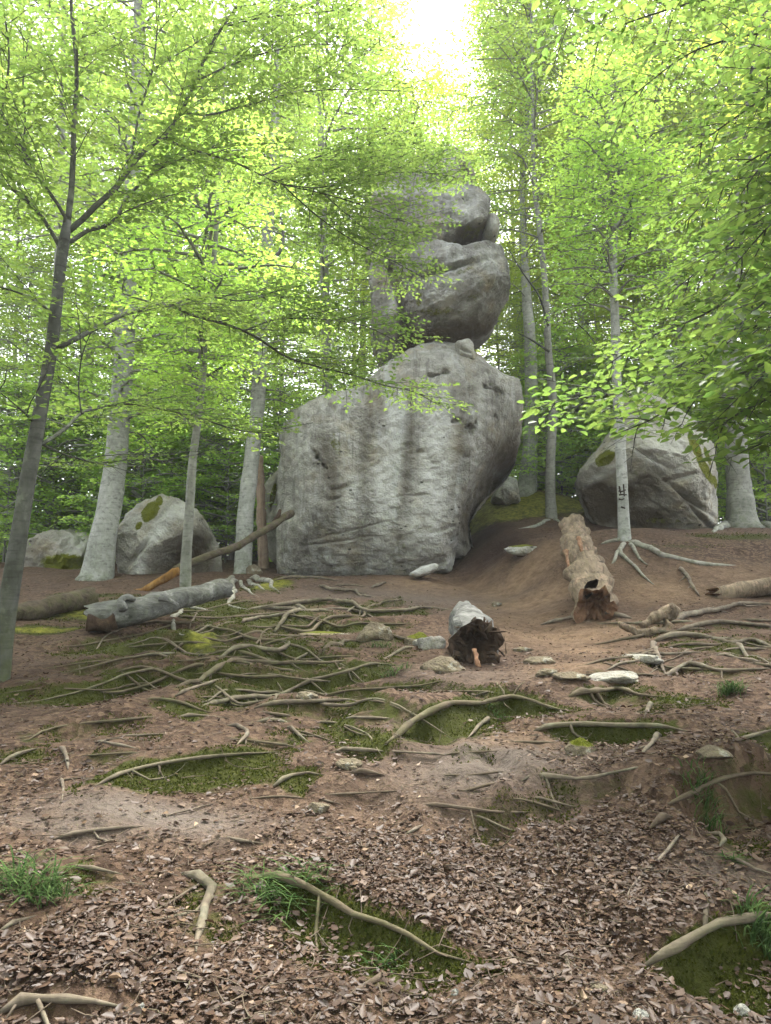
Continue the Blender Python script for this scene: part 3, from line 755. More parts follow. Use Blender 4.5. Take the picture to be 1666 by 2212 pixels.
boulder('left_boulder',
    [(257,1190),(259,1150),(270,1115),(292,1088),(320,1076),(350,1068),(380,1078),(410,1090),(432,1108),(452,1145),(470,1180),(476,1230),(468,1262),(400,1275),(330,1280),(285,1280),(268,1245)],
    (365,1180), 17.2, 1.0, 1.1, M_rock_warm, 'pale leaning boulder with brown hollowed underside and moss strip, left of the huge rock', nth=240, nph=150, e=2.6,
    planes=[(400,1185,-.5,(.35,-.8,-.55),.9),(320,1130,-.5,(-.35,-.65,.6),.75)],
    dents=[(405,1200,56,40,.35,-30,1.5),(370,1225,40,26,.25),(300,1190,5,40,.14,35,1),(330,1110,4,40,.08,35),(360,1098,4,40,.08,40),(440,1160,8,50,.08)],
    stain_shade=[(415,1190,60,44,1.1,-35),(380,1238,60,34,1.1),(440,1225,36,56,1.1),(295,1190,6,34,.6,35)],
    moss=[(325,1105,16,26,1.3,38),(345,1082,8,12,1.1),(300,1135,8,14,.8,30)],
    pale=[(345,1140,16,70,1.0,40),(300,1230,14,50,.9,12),(290,1140,30,40,.5),(390,1100,30,20,.7)],
    amp=(.03,.025,.026), facets=9, fk=.9, fside=.6, seed=73)
boulder('mossy_boulder', [(58,1255),(60,1200),(72,1170),(100,1150),(150,1148),(185,1152),(215,1180),(220,1240),(210,1290),(130,1300),(70,1295)], (140,1225), 19.6, .8, .9, M_rock_warm,
    'low mossy lichen-spotted boulder behind the thick pale trunk at the left', nth=140, nph=70, e=2.8, stain_shade=[(80,1230,40,60,.6)], moss=[(140,1215,60,22,.9),(160,1260,60,26,.8),(110,1280,60,20,.8)], pale=[(165,1175,34,22,.8)], amp=(.07,.09,.03), seed=81)
boulder('back_rock', [(570,1100),(572,1060),(590,1030),(620,1008),(640,1020),(640,1200),(600,1225),(575,1200)], (606,1120), 19.6, .6, .8, M_rock_warm,
    'brownish rock close behind the left edge of the huge boulder, with a mossy crack', nth=110, nph=60, e=2.8, dents=[(596,1060,4,40,.2,15)], moss=[(590,1070,7,34,.9,12)], amp=(.05,.06,.02), seed=85)
boulder('distant_rock', [(495,1230),(498,1160),(508,1118),(522,1105),(540,1130),(552,1180),(556,1235)], (524,1180), 21.5, .5, .6, M_rock_dark,
    'dark upright rock behind the middle beech trunk', nth=90, nph=50, e=2.6, amp=(.05,.06,.02), seed=88)
boulder('crest_rock', [(1060,1085),(1075,1050),(1095,1030),(1112,1034),(1122,1062),(1118,1090)], (1094,1065), 20.3, .4, .5, M_rock,
    'angular grey rock showing behind the right edge of the huge boulder', nth=80, nph=40, e=2.8, pale=[(1100,1045,20,10,.7)], amp=(.04,.06,.02), seed=90)

# stones lying on the slope: px centre, base py, half width, height, label
STONES = [
 (808,1382,46,46,1.0,'smooth buff stone hump among the roots left of the rotten stump',M_stone),
 (932,1402,32,38,1.0,'grey-green tilted stone touching the left side of the rotten stump',M_rock),
 (958,1455,50,40,1.0,'brown layered boulder stone in front of the rotten stump',M_stone),
 (905,1392,30,34,.7,'mossy stone wedged between roots, just behind the grey-green stone',M_stone),
 (1172,1434,32,24,1.0,'flat tan stone alone on the bare path right of the rotten stump',M_stone),
 (1186,1460,24,20,1.0,'small tan stone just below the flat tan stone on the path',M_stone),
 (1266,1628,38,42,.8,'half-buried mossy stone under the long root on the right',M_stone),
 (750,1662,28,24,.9,'round brown stone under a root at the middle of the slope',M_stone),
 (764,1668,12,14,1.0,'tiny orange-tan stone touching the round brown stone',M_stone),
 (1552,1676,40,24,.8,'flat greenish stone sunk in leaves near the right edge',M_stone),
 (686,1756,25,22,.9,'knobbly brown stone lying in the leaf litter left of centre',M_stone),
 (1135,1200,40,22,.9,'pale flat stone with moss beside the dark hollow under the huge rock',M_rock),
 (690,1372,70,14,.6,'long flat grey stone level with the ground among the mossy roots',M_stone),
 (660,1512,26,18,.8,'low brown stone dome between two long roots left of centre',M_stone),
 (1345,1482,60,26,.8,'pale cracked slab of bedrock below the forked dead wood',M_rock_warm),
 (1390,1432,50,18,.8,'thin pale slab of bedrock just uphill of the cracked slab',M_rock_warm),
 (1130,1408,26,14,.8,'small sandy stone on the path uphill of the flat tan stone',M_stone),
 (1240,1470,40,20,.6,'reddish crumbling stone right of the small tan stones',M_stone),
 (910,1395,20,16,.9,'small pink-white stone at the upper left of the rotten stump',M_rock_warm),
 (1300,2145,25,22,.8,'brown stone among dead leaves at the bottom right',M_stone),
 (1390,2206,18,30,.8,'small grey stone at the bottom edge right of centre',M_rock),
 (1612,2196,22,30,.8,'pale grey stone at the bottom right corner',M_rock),
 (1072,1310,12,12,.9,'little dark stone on the sandy slope below the huge rock',M_stone),
 (300,2192,14,24,.8,'small pale grey-green stone at the bottom left',M_rock),
 (982,2150,9,18,.8,'tiny pale stone standing in the leaves at the bottom centre',M_rock),
 (545,1240,20,26,.9,'small brown rock at the base of the huge boulder beside the middle beech',M_stone),
]
def stone(px, py, hw, hh, sink, label, mat, seed):
    g = GF(px, py); d = g[1]; w = hw / PPM(d); h = hh / PPM(d)
    r2 = np.random.default_rng(seed)
    n = 34; m = 22
    th = np.linspace(0, 2 * np.pi, n, endpoint=False); ph = np.linspace(0, np.pi, m)[1:-1]
    D = np.stack([np.sin(ph)[:, None] * np.cos(th)[None], np.sin(ph)[:, None] * np.sin(th)[None], np.repeat(np.cos(ph)[:, None], n, 1)], -1).reshape(-1, 3)
    D = np.vstack([[0, 0, 1], D, [0, 0, -1]])
    V = D * (1 + .22 * fbm(D + seed, .8, 3, seed))[:, None]
    for _ in range(5):
        nrm = unit(r2.normal(size=3) * np.array([1, 1, .8])); k = r2.uniform(.6, .85)
        s = V @ nrm - k; V = V - nrm[None] * (np.maximum(s, 0) * .85)[:, None]
    V = V + D * (.05 * fbm(V, .22, 3, seed + 5))[:, None]
    V = V * np.array([w, w * .8, h * .62])
    loc = np.array([g[0], g[1] + w * .55, hz(g[0], g[1] + w * .55) + h * (.12 if sink > .85 else -.05)])
    i = 1 + np.arange(m - 3)[:, None] * n; j = np.arange(n)[None]
    q = np.stack([i + j, i + n + j, i + n + (j + 1) % n, i + (j + 1) % n], -1).reshape(-1, 4)
    jj = np.arange(n); L = len(V) - 1; b = 1 + (m - 3) * n
    t = np.vstack([np.stack([np.zeros(n, int), 1 + jj, 1 + (jj + 1) % n], 1), np.stack([np.full(n, L), b + (jj + 1) % n, b + jj], 1)])
    mo = .45 * ss(D[:, 2], .3, .9) * (1 if 'moss' in label else 0) * 2
    me = mesh_np('stone', V, [q, t], True, None, {'moss': mo, 'stain_shade': np.zeros(len(V)), 'pale': np.zeros(len(V))})
    o = link('stone', me, mat, None, loc); o.rotation_euler[2] = r2.uniform(-.3, .3)
    return tag(o, label, 'stone')
for k, (px, py, hw, hh, sk, lab, mt) in enumerate(STONES): stone(px, py, hw, hh, sk, lab, mt, 100 + k)

# ------------------------------------------------------------ foliage
def leaf_arrays(pos, ax, nr, L, W, fold=.12, hexa=False, droop=.1):
    ax = unit(ax); sd = unit(np.cross(ax, nr)); nr = np.cross(sd, ax)
    L = L[:, None]; W = W[:, None]
    if hexa:
        p = [pos, pos + ax * .3 * L + sd * W * .46 + nr * fold * W, pos + ax * .68 * L + sd * W * .36 + nr * fold * W - nr * droop * L * .4,
             pos + ax * L - nr * droop * L, pos + ax * .68 * L - sd * W * .36 + nr * fold * W - nr * droop * L * .4, pos + ax * .3 * L - sd * W * .46 + nr * fold * W]
        V = np.stack(p, 1).reshape(-1, 3); n = len(pos); b = np.arange(n)[:, None] * 6
        F = np.concatenate([b + np.array([0, 1, 2, 3]), b + np.array([0, 3, 4, 5])], 1).reshape(-1, 4)
        return V, F, 2
    V = np.stack([pos, pos + ax * .45 * L + sd * W * .5 + nr * fold * W, pos + ax * L - nr * droop * L, pos + ax * .45 * L - sd * W * .5 + nr * fold * W], 1).reshape(-1, 3)
    F = np.arange(len(pos) * 4).reshape(-1, 4)
    return V, F, 1
def sprays(branches, r, leaf=.07, gap=.05, twig=(.25, .6), tstep=.18, start=.25, tilt=.4, droop=.25, up=(0, 0, 1), side_twigs=2):
    """leafy twigs, flat and layered like beech, along branch polylines -> leaf centre, axis, normal, tint; and twig polylines"""
    pos, ax, nr, tint, tw = [], [], [], [], []
    for pts in branches:
        seg = np.linalg.norm(np.diff(pts, axis=0), axis=1); cum = np.concatenate([[0], np.cumsum(seg)]); Lb = cum[-1]
        if Lb < .05: continue
        btint = r.uniform(0, 1)
        for k, s in enumerate(np.arange(Lb * start, Lb + .001, tstep)):
            p = np.array([np.interp(s, cum, pts[:, a]) for a in range(3)])
            q = np.array([np.interp(min(s + .08, Lb), cum, pts[:, a]) - np.interp(max(s - .08, 0), cum, pts[:, a]) for a in range(3)])
            t = unit(q)
            hs = np.cross(t, [0, 0, 1.0]); hn = np.linalg.norm(hs)
            hs = hs / hn if hn > .15 else unit(np.append(r.normal(size=2), 0))
            f = 1 - .55 * (s / Lb)
            dirs = [(t * .65 + sgn * hs * r.uniform(.6, 1.1) + np.array([0, 0, r.normal(.0, .18)])) for sgn in (1, -1)][:side_twigs]
            if s + tstep > Lb: dirs.append(t)
            for d in dirs:
                d = unit(d); l = r.uniform(*twig) * f
                n = max(2, int(l / gap))
                u = (np.arange(n) + .6) / n
                P_ = p + d[None] * (u * l)[:, None]; P_[:, 2] -= droop * (u * l) ** 2 * r.uniform(.5, 1.6)
                sd = unit(np.cross(d, [0, 0, 1.0]) + 1e-6)
                alt = np.where(np.arange(n) % 2 == 0, 1., -1.)
                a = unit(d[None] * .75 + sd[None] * (alt * r.uniform(.6, 1.0, n))[:, None] + r.normal(0, .16, (n, 3)))
                a[-1] = d
                nn = np.array([0, 0, 1.0])[None] + r.normal(0, tilt, (n, 3))
                pos.append(P_); ax.append(a); nr.append(nn); tint.append(np.clip(.5 * btint + .5 * r.uniform(0, 1, n), 0, 1))
                tw.append(np.vstack([p, P_[n // 2], P_[-1]]))
    return np.vstack(pos), np.vstack(ax), np.vstack(nr), np.concatenate(tint), tw
def crown_mesh(name, sp, r, leaf=.07, ratio=.58, hexa=False, origin=(0, 0, 0), keep=None):
    pos, ax, nr, ti, _ = sp
    if keep is not None:
        m = keep(pos); pos, ax, nr, ti = pos[m], ax[m], nr[m], ti[m]
    L = leaf * r.uniform(.55, 1.3, len(pos))
    V, F, k = leaf_arrays(pos - np.asarray(origin), ax, nr, L, L * ratio, hexa=hexa)
    return mesh_np(name, V, F, False, {'tint': np.repeat(ti, k)})
def side_branches(main, r, n, length, start=.25, rise=.1, sag=.12, w2=.0):
    """secondary branches leaving a main polyline alternately"""
    out = []
    seg = np.linalg.norm(np.diff(main, axis=0), axis=1); cum = np.concatenate([[0], np.cumsum(seg)]); Lm = cum[-1]
    for k in range(n):
        s = Lm * (start + (1 - start) * (k + r.uniform(0, .8)) / n); s = min(s, Lm * .98)
        p = np.array([np.interp(s, cum, main[:, a]) for a in range(3)])
        t = unit(np.array([np.interp(min(s + .1, Lm), cum, main[:, a]) - np.interp(s - .1, cum, main[:, a]) for a in range(3)]))
        hs = np.cross(t, [0, 0, 1.0]); hn = np.linalg.norm(hs)
        az = r.uniform(0, 2 * np.pi)
        hs = hs / hn * (1 if k % 2 else -1) if hn > .5 else np.array([math.cos(az), math.sin(az), 0])
        d = unit(t * .55 + hs * .85 + np.array([0, 0, rise + r.normal(0, .12)]))
        l = length * r.uniform(.6, 1.15) * (1 - .45 * s / Lm)
        u = np.linspace(0, 1, 7)
        b = p + d[None] * (u * l)[:, None]; b[:, 2] -= sag * (u * l) ** 2 * .5
        b += np.cumsum(r.normal(0, l * .012, b.shape), 0); b[0] = p
        out.append(b)
    return out

# shared crowns for the forest behind: tall, layered
def forest_crown(seed, radius, height, nb, leaf, gap, name, base=0.0):
    r = np.random.default_rng(seed)
    br = []
    for k in range(nb):
        h = height * (k + r.uniform(0, 1)) / nb
        t = h / height
        prof = radius * (1.05 - t) ** .6 * (.75 + .5 * t if t < .35 else 1)
        az = k * 2.4 + r.uniform(-.5, .5)
        l = prof * r.uniform(.65, 1.15)
        d = np.array([math.cos(az), math.sin(az), 0])
        u = np.linspace(0, 1, 7)
        b = d[None] * (u * l)[:, None]; b[:, 2] = base + h + l * (.42 * u - .38 * u ** 2) * r.uniform(.4, 1.6)
        b += np.cumsum(r.normal(0, .035, b.shape), 0) * np.array([1, 1, .6]); b[0] = [0, 0, base + h]
        br.append(b)
    sub = []
    for b in br: sub += side_branches(b, r, 5, radius * .36, .3)
    sp = sprays(br + sub, r, leaf, gap, (.3, .85), .225, .2, tilt=.55, droop=.2)
    cm = crown_mesh(name, sp, r, leaf, .62)
    w = MB()
    for b in br: w.tube(b, np.linspace(.035, .008, len(b)), 4, cap=False)
    for b in sub: w.tube(b, np.linspace(.014, .004, len(b)), 3, cap=False)
    return cm, w.mesh('limb', attr='moss')
CROWNS = [forest_crown(300 + k, 3.4 + .25 * k, 13, 60, .125, .09, 'crown') for k in range(5)]
SAPS = [forest_crown(400 + k, 1.7 + .25 * k, 4.2, 38, .10, .085, 'crown', .25) for k in range(3)]
M_leaf_yellow_backlit = mat_leaf('leaf_beech_yellow_backlit', (.075, .115, .02), (.13, .155, .025), (.36, .53, .07), (.53, .61, .09), .7)  # yellower leaf for right-hand crowns, standing in for sun shining through them
for kk, (cm, lm) in enumerate(CROWNS): cm.materials.append(M_leaf_yellow_backlit if kk in (1, 3) else M_leaf); lm.materials.append(M_bark_mid)
for cm, lm in SAPS: cm.materials.append(M_leaf_young); lm.materials.append(M_bark_mid)
print('crown leaves', [len(c[0].polygons) for c in CROWNS + SAPS])

def trunk_mesh(px_pts, dists, origin, flare=True, seg=16, bump=.10, seed=0, mossy=0.4):
    """px_pts: (px,py,width); dists: distance at base / top"""
    n = len(px_pts)
    D = np.interp(np.linspace(0, 1, n), np.linspace(0, 1, len(dists)), dists)
    w = np.array([np.append(P(x, y, d), wd / PPM(d) / 2) for (x, y, wd), d in zip(px_pts, D)])
    c = catmull(w, .22)
    b = MB()
    mo = mossy * np.exp(-np.maximum(c[:, 2] - c[0, 2], 0) / .6)
    b.tube(c[:, :3], np.maximum(c[:, 3], .008), seg, bump, .35, seed, a=np.append(np.repeat(mo, seg), [0, 0]))
    return b.mesh('trunk', attr='moss', origin=origin), c
def tube_part(name, w, mat, parent, origin, seg=8, bump=.12, seed=0, moss=0.0, label=None, flat=1.0, bscale=.12):
    b = MB(); b.tube(w[:, :3], np.maximum(w[:, 3], .003), seg, bump, bscale, seed, a=moss, flat=flat)
    o = link(name, b.mesh(name, attr='moss', origin=origin), mat, parent)
    if label: o['label'] = label
    return o
def px_branch(pts, d0, d1, w0, w1, step=.12):
    n = len(pts); t = np.linspace(0, 1, n)
    w = np.array([np.append(P(x, y, d0 + (d1 - d0) * k), (w0 + (w1 - w0) * k) / PPM(d0 + (d1 - d0) * k) / 2) for (x, y), k in zip(pts, t)])
    return catmull(w, step)
def ground_root(pts, w0, w1, lift=.35, step=.07, world=None):
    c = catmull(np.array([GF(x, y) for x, y in pts]), step) if world is None else world.copy()
    n = len(c)
    d = c[:, 1]
    rad = np.linspace(w0, w1, n) / PPM(d) / 2
    tq = np.linspace(0, 1, n); e0 = np.clip(tq / .12, 0, 1); e1 = np.clip((1 - tq) / .25, 0, 1)
    rad = rad * (.35 + .65 * np.sqrt(e0)) * (.25 + .75 * np.sqrt(e1))
    wob = np.stack([n2(c[:, 0] * 3, c[:, 1] * 3, 1, 2, 5), n2(c[:, 0] * 3, c[:, 1] * 3, 1, 2, 6)], 1) * .5
    c[:, :2] += 1.6 * wob * rad[:, None]
    z = np.maximum(H(c[:, 0], c[:, 1]), .5 * (H(c[:, 0], c[:, 1]) + H(c[:, 0], c[:, 1] + rad)))
    zm = np.maximum(np.maximum(np.roll(z, 1), np.roll(z, -1)), z); zm[[0, -1]] = z[[0, -1]]; z = .5 * z + .5 * zm
    c[:, 2] = np.convolve(np.pad(z, 2, 'edge'), np.ones(5) / 5, 'valid') + rad * lift
    fr = n2(c[:, 0] * 2, c[:, 1] * 2, 1, 2, 8); c[:, 2] += .5 * fr * rad - (1 - np.minimum(e0, e1)) ** 2 * rad * 1.6
    return np.column_stack([c, rad])

# ---- the foreground beech at the left edge (its limbs spread over the whole upper left)
def hero_left():
    base = P(-6, 1494, 6.5); base[2] = hz(base[0], base[1]) - .05
    t = thing('beech_tree', base, 'slim dark grey beech leaning in at the left edge, forking into spreading limbs', 'tree')
    tp = [(-14,1530,54),(-6,1490,46),(14,1330,40),(39,1174,37),(58,1050,34),(78,939,32),(96,840,29),(113,744,27),(124,640,25),(133,560,24),(139,520,24),(146,478,18)]
    m, c = trunk_mesh(tp, [6.5, 6.7], base, seg=18, bump=.06, seed=2, mossy=1.0)
    link('trunk', m, M_bark_dark, t)
    B = [
     ([(146,485),(156,390),(160,273),(166,156),(158,60),(150,-60),(150,-160)], 6.7, 7.0, 15, 6),
     ([(142,505),(176,476),(207,445),(250,406),(281,363),(309,328),(336,308),(355,293),(391,242),(422,176),(453,101),(480,59),(516,8),(545,-60)], 6.7, 7.3, 15, 5),
     ([(355,293),(391,316),(445,332),(508,351),(566,379),(609,398),(698,418),(776,441),(850,470),(909,492)], 7.1, 10.3, 6, 2),
     ([(391,242),(449,248),(508,234),(566,219),(640,201),(737,193),(878,197)], 7.1, 8.8, 6, 2),
     ([(139,520),(156,520),(191,497),(223,490),(254,469),(270,434),(300,400),(345,365),(420,330),(470,318)], 6.7, 7.9, 12, 4),
     ([(134,540),(94,473),(66,441),(23,406),(-10,387),(-60,365)], 6.7, 6.6, 10, 6),
     ([(141,500),(141,469),(125,441),(94,398),(74,367),(51,320),(23,281),(4,250),(12,203),(20,117),(10,30)], 6.7, 6.3, 10, 4),
     ([(74,367),(48,340),(55,270),(50,180),(60,90)], 6.5, 6.9, 6, 3),
     ([(129,750),(176,726),(219,703),(266,680),(289,672),(324,664),(367,660),(414,680),(469,695),(527,715),(566,736),(620,771),(698,795),(761,810),(830,832),(893,846),(952,877)], 6.6, 10.2, 12, 2),
     ([(367,660),(440,640),(520,650),(600,640),(690,660)], 7.6, 9.3, 5, 2),
     ([(90,959),(117,943),(148,920),(176,893),(219,877),(273,873),(330,880),(420,900),(520,930),(600,935)], 6.6, 9.0, 9, 2),
     ([(176,893),(170,830),(180,760),(205,700)], 6.8, 7.0, 4, 2),
     ([(120,680),(60,640),(0,620),(-60,600)], 6.6, 6.2, 6, 3),
     ([(80,920),(40,880),(-10,840)], 6.6, 6.2, 5, 2),
     ([(422,176),(500,140),(590,110),(690,95),(800,110)], 7.2, 8.4, 5, 2),
     ([(527,715),(600,690),(700,690),(790,705),(870,745)], 8.4, 10.0, 4, 2),
     ([(566,379),(640,350),(740,345),(840,340),(960,335)], 8.0, 10.6, 4, 2),
     ([(480,59),(560,40),(650,30),(760,20)], 7.2, 8.2, 4, 2),
     ([(609,398),(690,405),(780,385),(870,372),(960,378),(1010,392)], 8.6, 10.8, 3, 1.5),
     ([(640,350),(720,330),(810,310),(900,320),(960,350)], 8.6, 10.6, 3, 1.5),
     ([(698,418),(770,480),(830,520),(880,535)], 9.0, 10.4, 3, 1.5),
     ([(90,959),(150,985),(220,1000),(300,990),(380,1000)], 6.7, 8.6, 5, 2),
     ([(281,363),(300,250),(330,150),(340,60),(350,-40)], 6.9, 7.3, 6, 3),
     ([(609,398),(690,470),(780,530),(860,570),(915,600)], 8.8, 10.4, 3, 2),
    ]
    allb = []
    for k, (pts, d0, d1, w0, w1) in enumerate(B):
        w = px_branch(pts, d0, d1, w0, w1)
        tube_part('branch', w, M_bark_dark, t, base, 8, .12, k, .2)
        allb.append(w[:, :3])
    r = np.random.default_rng(55)
    sub = []
    tw = MB()
    for i, b in enumerate(allb):
        L = np.linalg.norm(np.diff(b, axis=0), axis=1).sum()
        s2 = side_branches(b, r, max(3, int(L / .155)), 1.0, .15, .06, .18)
        sub += s2
    for b in sub: tw.tube(b, np.linspace(.006, .002, len(b)), 4, cap=False)
    sp = sprays(allb[1:] + sub, r, .068, .043, (.2, .5), .14, .15, tilt=.45, droop=.3)
    for q in sp[4]: tw.tube(q, [.0022, .0016, .001], 3, cap=False)
    def keep(p):
        x, y = proj(p)
        # leave the views onto the pale trunks, the rock and the sky gap that the photograph has
        k = np.ones(len(p), bool)
        k &= ~((x > 850) & (y < 170))
        k &= ~((x > 560) & (x < 640) & (y > 440) & (y < 520) & (r.uniform(size=len(p)) < .7))
        k &= ~((x > 650) & (x < 950) & (y > 905))
        k &= ~((y > 1010))
        k &= ~((y > 960) & (r.uniform(size=len(p)) < .4))
        k &= ~((y > 930) & (x > 250) & (x < 480) & (r.uniform(size=len(p)) < .7))
        return k
    cm = crown_mesh('crown', sp, r, .068, .6, True, base, keep)
    print('hero leaves', len(cm.polygons) // 2)
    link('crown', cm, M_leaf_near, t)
    link('twigs', tw.mesh('twigs', attr='moss', origin=base), M_bark_dark, t)
hero_left()

# ---- trees whose trunks the photograph shows
def seen_tree(label, tp, dists, mat, crowns=(), branches=(), roots=(), seed=0, mossy=.4, bump=.07, seg=16, group=None, name='beech_tree', rootmat=None, scars=(), snap=True):
    if snap and dists[0] < 23:
        g = GF(tp[1][0], tp[1][1]); dists = [g[1] + .04, g[1] + .04 + dists[1] - dists[0]]
        print('snap', label[:30], round(g[1], 2), dists)
    b0 = P(tp[0][0], tp[0][1], dists[0]); base = np.array([b0[0], b0[1], min(b0[2], hz(b0[0], b0[1]))])
    t = thing(name, base, label, 'tree', group)
    m, c = trunk_mesh(tp, dists, base, seg=seg, bump=bump, seed=seed, mossy=mossy)
    link('trunk', m, mat, t)
    for k, (pts, d0, d1, w0, w1) in enumerate(branches):
        tube_part('branch', px_branch(pts, d0, d1, w0, w1), M_bark_dark, t, base, 7, .12, seed + k)
    for k, (pts, w0, w1) in enumerate(roots):
        w = ground_root(pts, w0, w1, .1)
        tube_part('root', w, rootmat or mat, t, base, 8, .16, seed + k, .35)
    for (ci, h, sc, rot) in crowns:
        x = np.interp(h, c[:, 2], c[:, 0]); y = np.interp(h, c[:, 2], c[:, 1])
        cm, lm = (CROWNS + SAPS)[ci]
        for nm, mm in (('crown', cm), ('limb', lm)):
            o = link(nm, mm, None, t, (x - base[0], y - base[1], h - base[2])); o.scale = (sc,) * 3; o.rotation_euler[2] = rot
    for pts, d, wd in scars:
        d = dists[0] + (d - 14.8)
        tube_part('bark_scar', px_branch(pts, d, d, wd, wd * .7, .03), M_hole, t, base, 6, .1, 3)
    return t
seen_tree('thickest pale grey beech trunk behind the left boulder, flared and mossy at its foot',
    [(200,1275,92),(209,1250,74),(221,1174,58),(236,1096,52),(250,998,49),(258,900,46),(266,803,43),(272,700,40),(278,600,38),(290,350,38),(300,100,30),(306,-300,22)], [18.6, 19.2], M_bark_pale,
    [(0, 9.5, 1.15, .3), (5, 5.2, 1.2, 1.2)],
    [([(285,1060),(320,1090),(345,1135),(352,1200)], 19.0, 19.4, 9, 5)],
    [], 5, .7)
seen_tree('thin dark grey beech standing over the silver log, left of the middle',
    [(400,1322,30),(400,1304,24),(402,1213,23),(409,1110,20),(412,1060,20),(417,990,18),(426,924,17),(437,822,15.5),(445,705,14),(457,605,12),(467,504,11),(469,449,10),(478,300,8),(486,120,6),(490,-60,4)], [11.6, 11.9], M_bark_mid,
    [(6, 5.0, 1.0, 2.0), (5, 4.2, .6, 4.0)],
    [([(437,818),(470,800),(500,772),(528,735),(548,712)], 11.8, 12.4, 7, 2), ([(467,504),(500,480),(540,470)], 11.8, 12.4, 6, 3)],
    [([(397,1312),(384,1328),(375,1345),(384,1364),(398,1371)], 12, 6), ([(404,1312),(425,1316),(450,1318)], 9, 5)], 9, .8, rootmat=M_root_pale)
seen_tree('spotted pale beech close to the left side of the huge rock, roots spreading over moss',
    [(522,1256,56),(524,1238,40),(528,1160,37),(532,1096,36),(545,978,33),(558,861,32),(564,744,32),(568,625,30),(572,566,28),(583,449,25),(590,330,21),(600,130,16),(604,-150,12)], [15.3, 15.8], M_bark_pale,
    [(0, 10.5, .62, .9), (7, 6.2, .85, .4)],
    [([(575,566),(604,545),(612,500),(606,470)], 15.7, 16.0, 10, 5)],
    [([(508,1244),(490,1256),(465,1266)], 13, 7), ([(516,1250),(500,1272),(506,1288),(493,1305),(516,1314),(558,1317)], 14, 8), ([(540,1246),(575,1256),(591,1269),(607,1282)], 15, 7), ([(535,1250),(560,1264),(575,1276)], 10, 5), ([(520,1252),(535,1275),(560,1290)], 9, 5)], 12, .9, rootmat=M_root_pale)
seen_tree('tall white-barked beech on the crest right of the huge rock',
    [(1132,1085,72),(1138,1062,48),(1145,978,34),(1148,880,30),(1146,764,27),(1143,700,25),(1138,645,22),(1132,508,15),(1128,391,13),(1138,293,10),(1142,150,9),(1145,-50,7)], [21.9, 22.2], M_bark_pale,
    [(1, 10.5, .68, 1.9), (3, 17, .5, 0.2)], [([(1150,330),(1160,420),(1163,480)], 22, 22, 10, 8)], [([(1132,1066),(1115,1070),(1105,1078)], 12, 6)], 15, .5)
seen_tree('grey beech with dark bands on its bark, between the huge rock and the right boulder',
    [(1192,1140,44),(1191,1118,27),(1189,1017,22),(1193,930,20),(1195,880,20),(1190,810,19),(1185,764,16),(1182,700,15),(1175,586,14),(1163,469,13),(1154,391,11),(1150,200,9),(1148,0,7)], [18.0, 18.4], M_bark_mid,
    [(4, 11.5, .85, 2.6)], [([(1185,705),(1165,640),(1130,590),(1100,540)], 18.2, 17.6, 6, 2), ([(1187,760),(1150,735),(1120,720)], 18.2, 18.0, 6, 2)],
    [([(1188,1122),(1170,1132),(1150,1140),(1120,1142)], 10, 6), ([(1196,1122),(1210,1128)], 10, 6)], 18, .4)
seen_tree('slim pale beech with carved marks and white exposed roots in front of the right boulder',
    [(1350,1190,38),(1349,1167,29),(1348,1140,25),(1346,1080,24),(1343,1017,23),(1337,900,22),(1331,783,20),(1329,700,19),(1325,586,18),(1327,508,15),(1340,460,12),(1351,430,9),(1353,351,7),(1340,300,6),(1315,240,4)], [14.8, 15.3], M_bark_pale,
    [(7, 7.2, .9, .4), (6, 8.9, .9, 1.4)],
    [([(1336,590),(1350,560),(1362,500),(1363,441),(1382,371),(1384,320),(1363,258),(1339,203),(1324,172)], 15.2, 14.4, 8, 3), ([(1325,590),(1310,560),(1290,540)], 15.1, 15.0, 9, 4), ([(1384,320),(1410,290),(1440,280)], 14.6, 14.2, 4, 2),
     ([(1335,320),(1300,230),(1230,180),(1170,130)], 15.2, 16.2, 5, 2), ([(1330,640),(1290,610),(1240,560),(1205,540)], 15.0, 15.4, 4, 2), ([(1335,800),(1305,770),(1270,720),(1235,690)], 15.0, 15.0, 4, 2)],
    [([(1352,1168),(1376,1174),(1405,1187),(1441,1204),(1484,1213),(1534,1221),(1597,1219)], 16, 8), ([(1350,1170),(1340,1191),(1366,1221),(1382,1240),(1413,1264)], 11, 5), ([(1344,1166),(1322,1170),(1298,1176)], 11, 6), ([(1340,1191),(1330,1205),(1321,1219)], 10, 6),
     ([(1358,1172),(1372,1190),(1384,1210),(1400,1222)], 9, 5)], 22, .6, rootmat=M_root_pale, snap=True,
    scars=[([(1337,1060),(1343,1062),(1352,1058)], 14.66, 4), ([(1338,1069),(1345,1068),(1354,1069)], 14.66, 4), ([(1337,1078),(1343,1079),(1349,1077)], 14.66, 4), ([(1338,1050),(1341,1066)], 14.66, 4), ([(1347,1046),(1349,1072)], 14.66, 4), ([(1342,1095),(1351,1098)], 14.66, 4)])
seen_tree('broad old beech with a fluted, root-flared trunk right of the tilted boulder',
    [(1612,1160,110),(1606,1135,78),(1600,1090,58),(1597,1056,50),(1589,939,47),(1580,820,40),(1574,700,36),(1585,560,34),(1600,400,30),(1630,170,26),(1645,0,22),(1655,-200,18)], [19.4, 20.0], M_bark_mid,
    [(0, 12, 1.0, 2.2)], [([(1640,200),(1620,140),(1625,60)], 19.8, 19.6, 16, 8)], [([(1575,1130),(1555,1142),(1540,1150)], 26, 10), ([(1640,1132),(1665,1140),(1690,1146)], 28, 12)], 27, .6, .16, 22, snap=False)
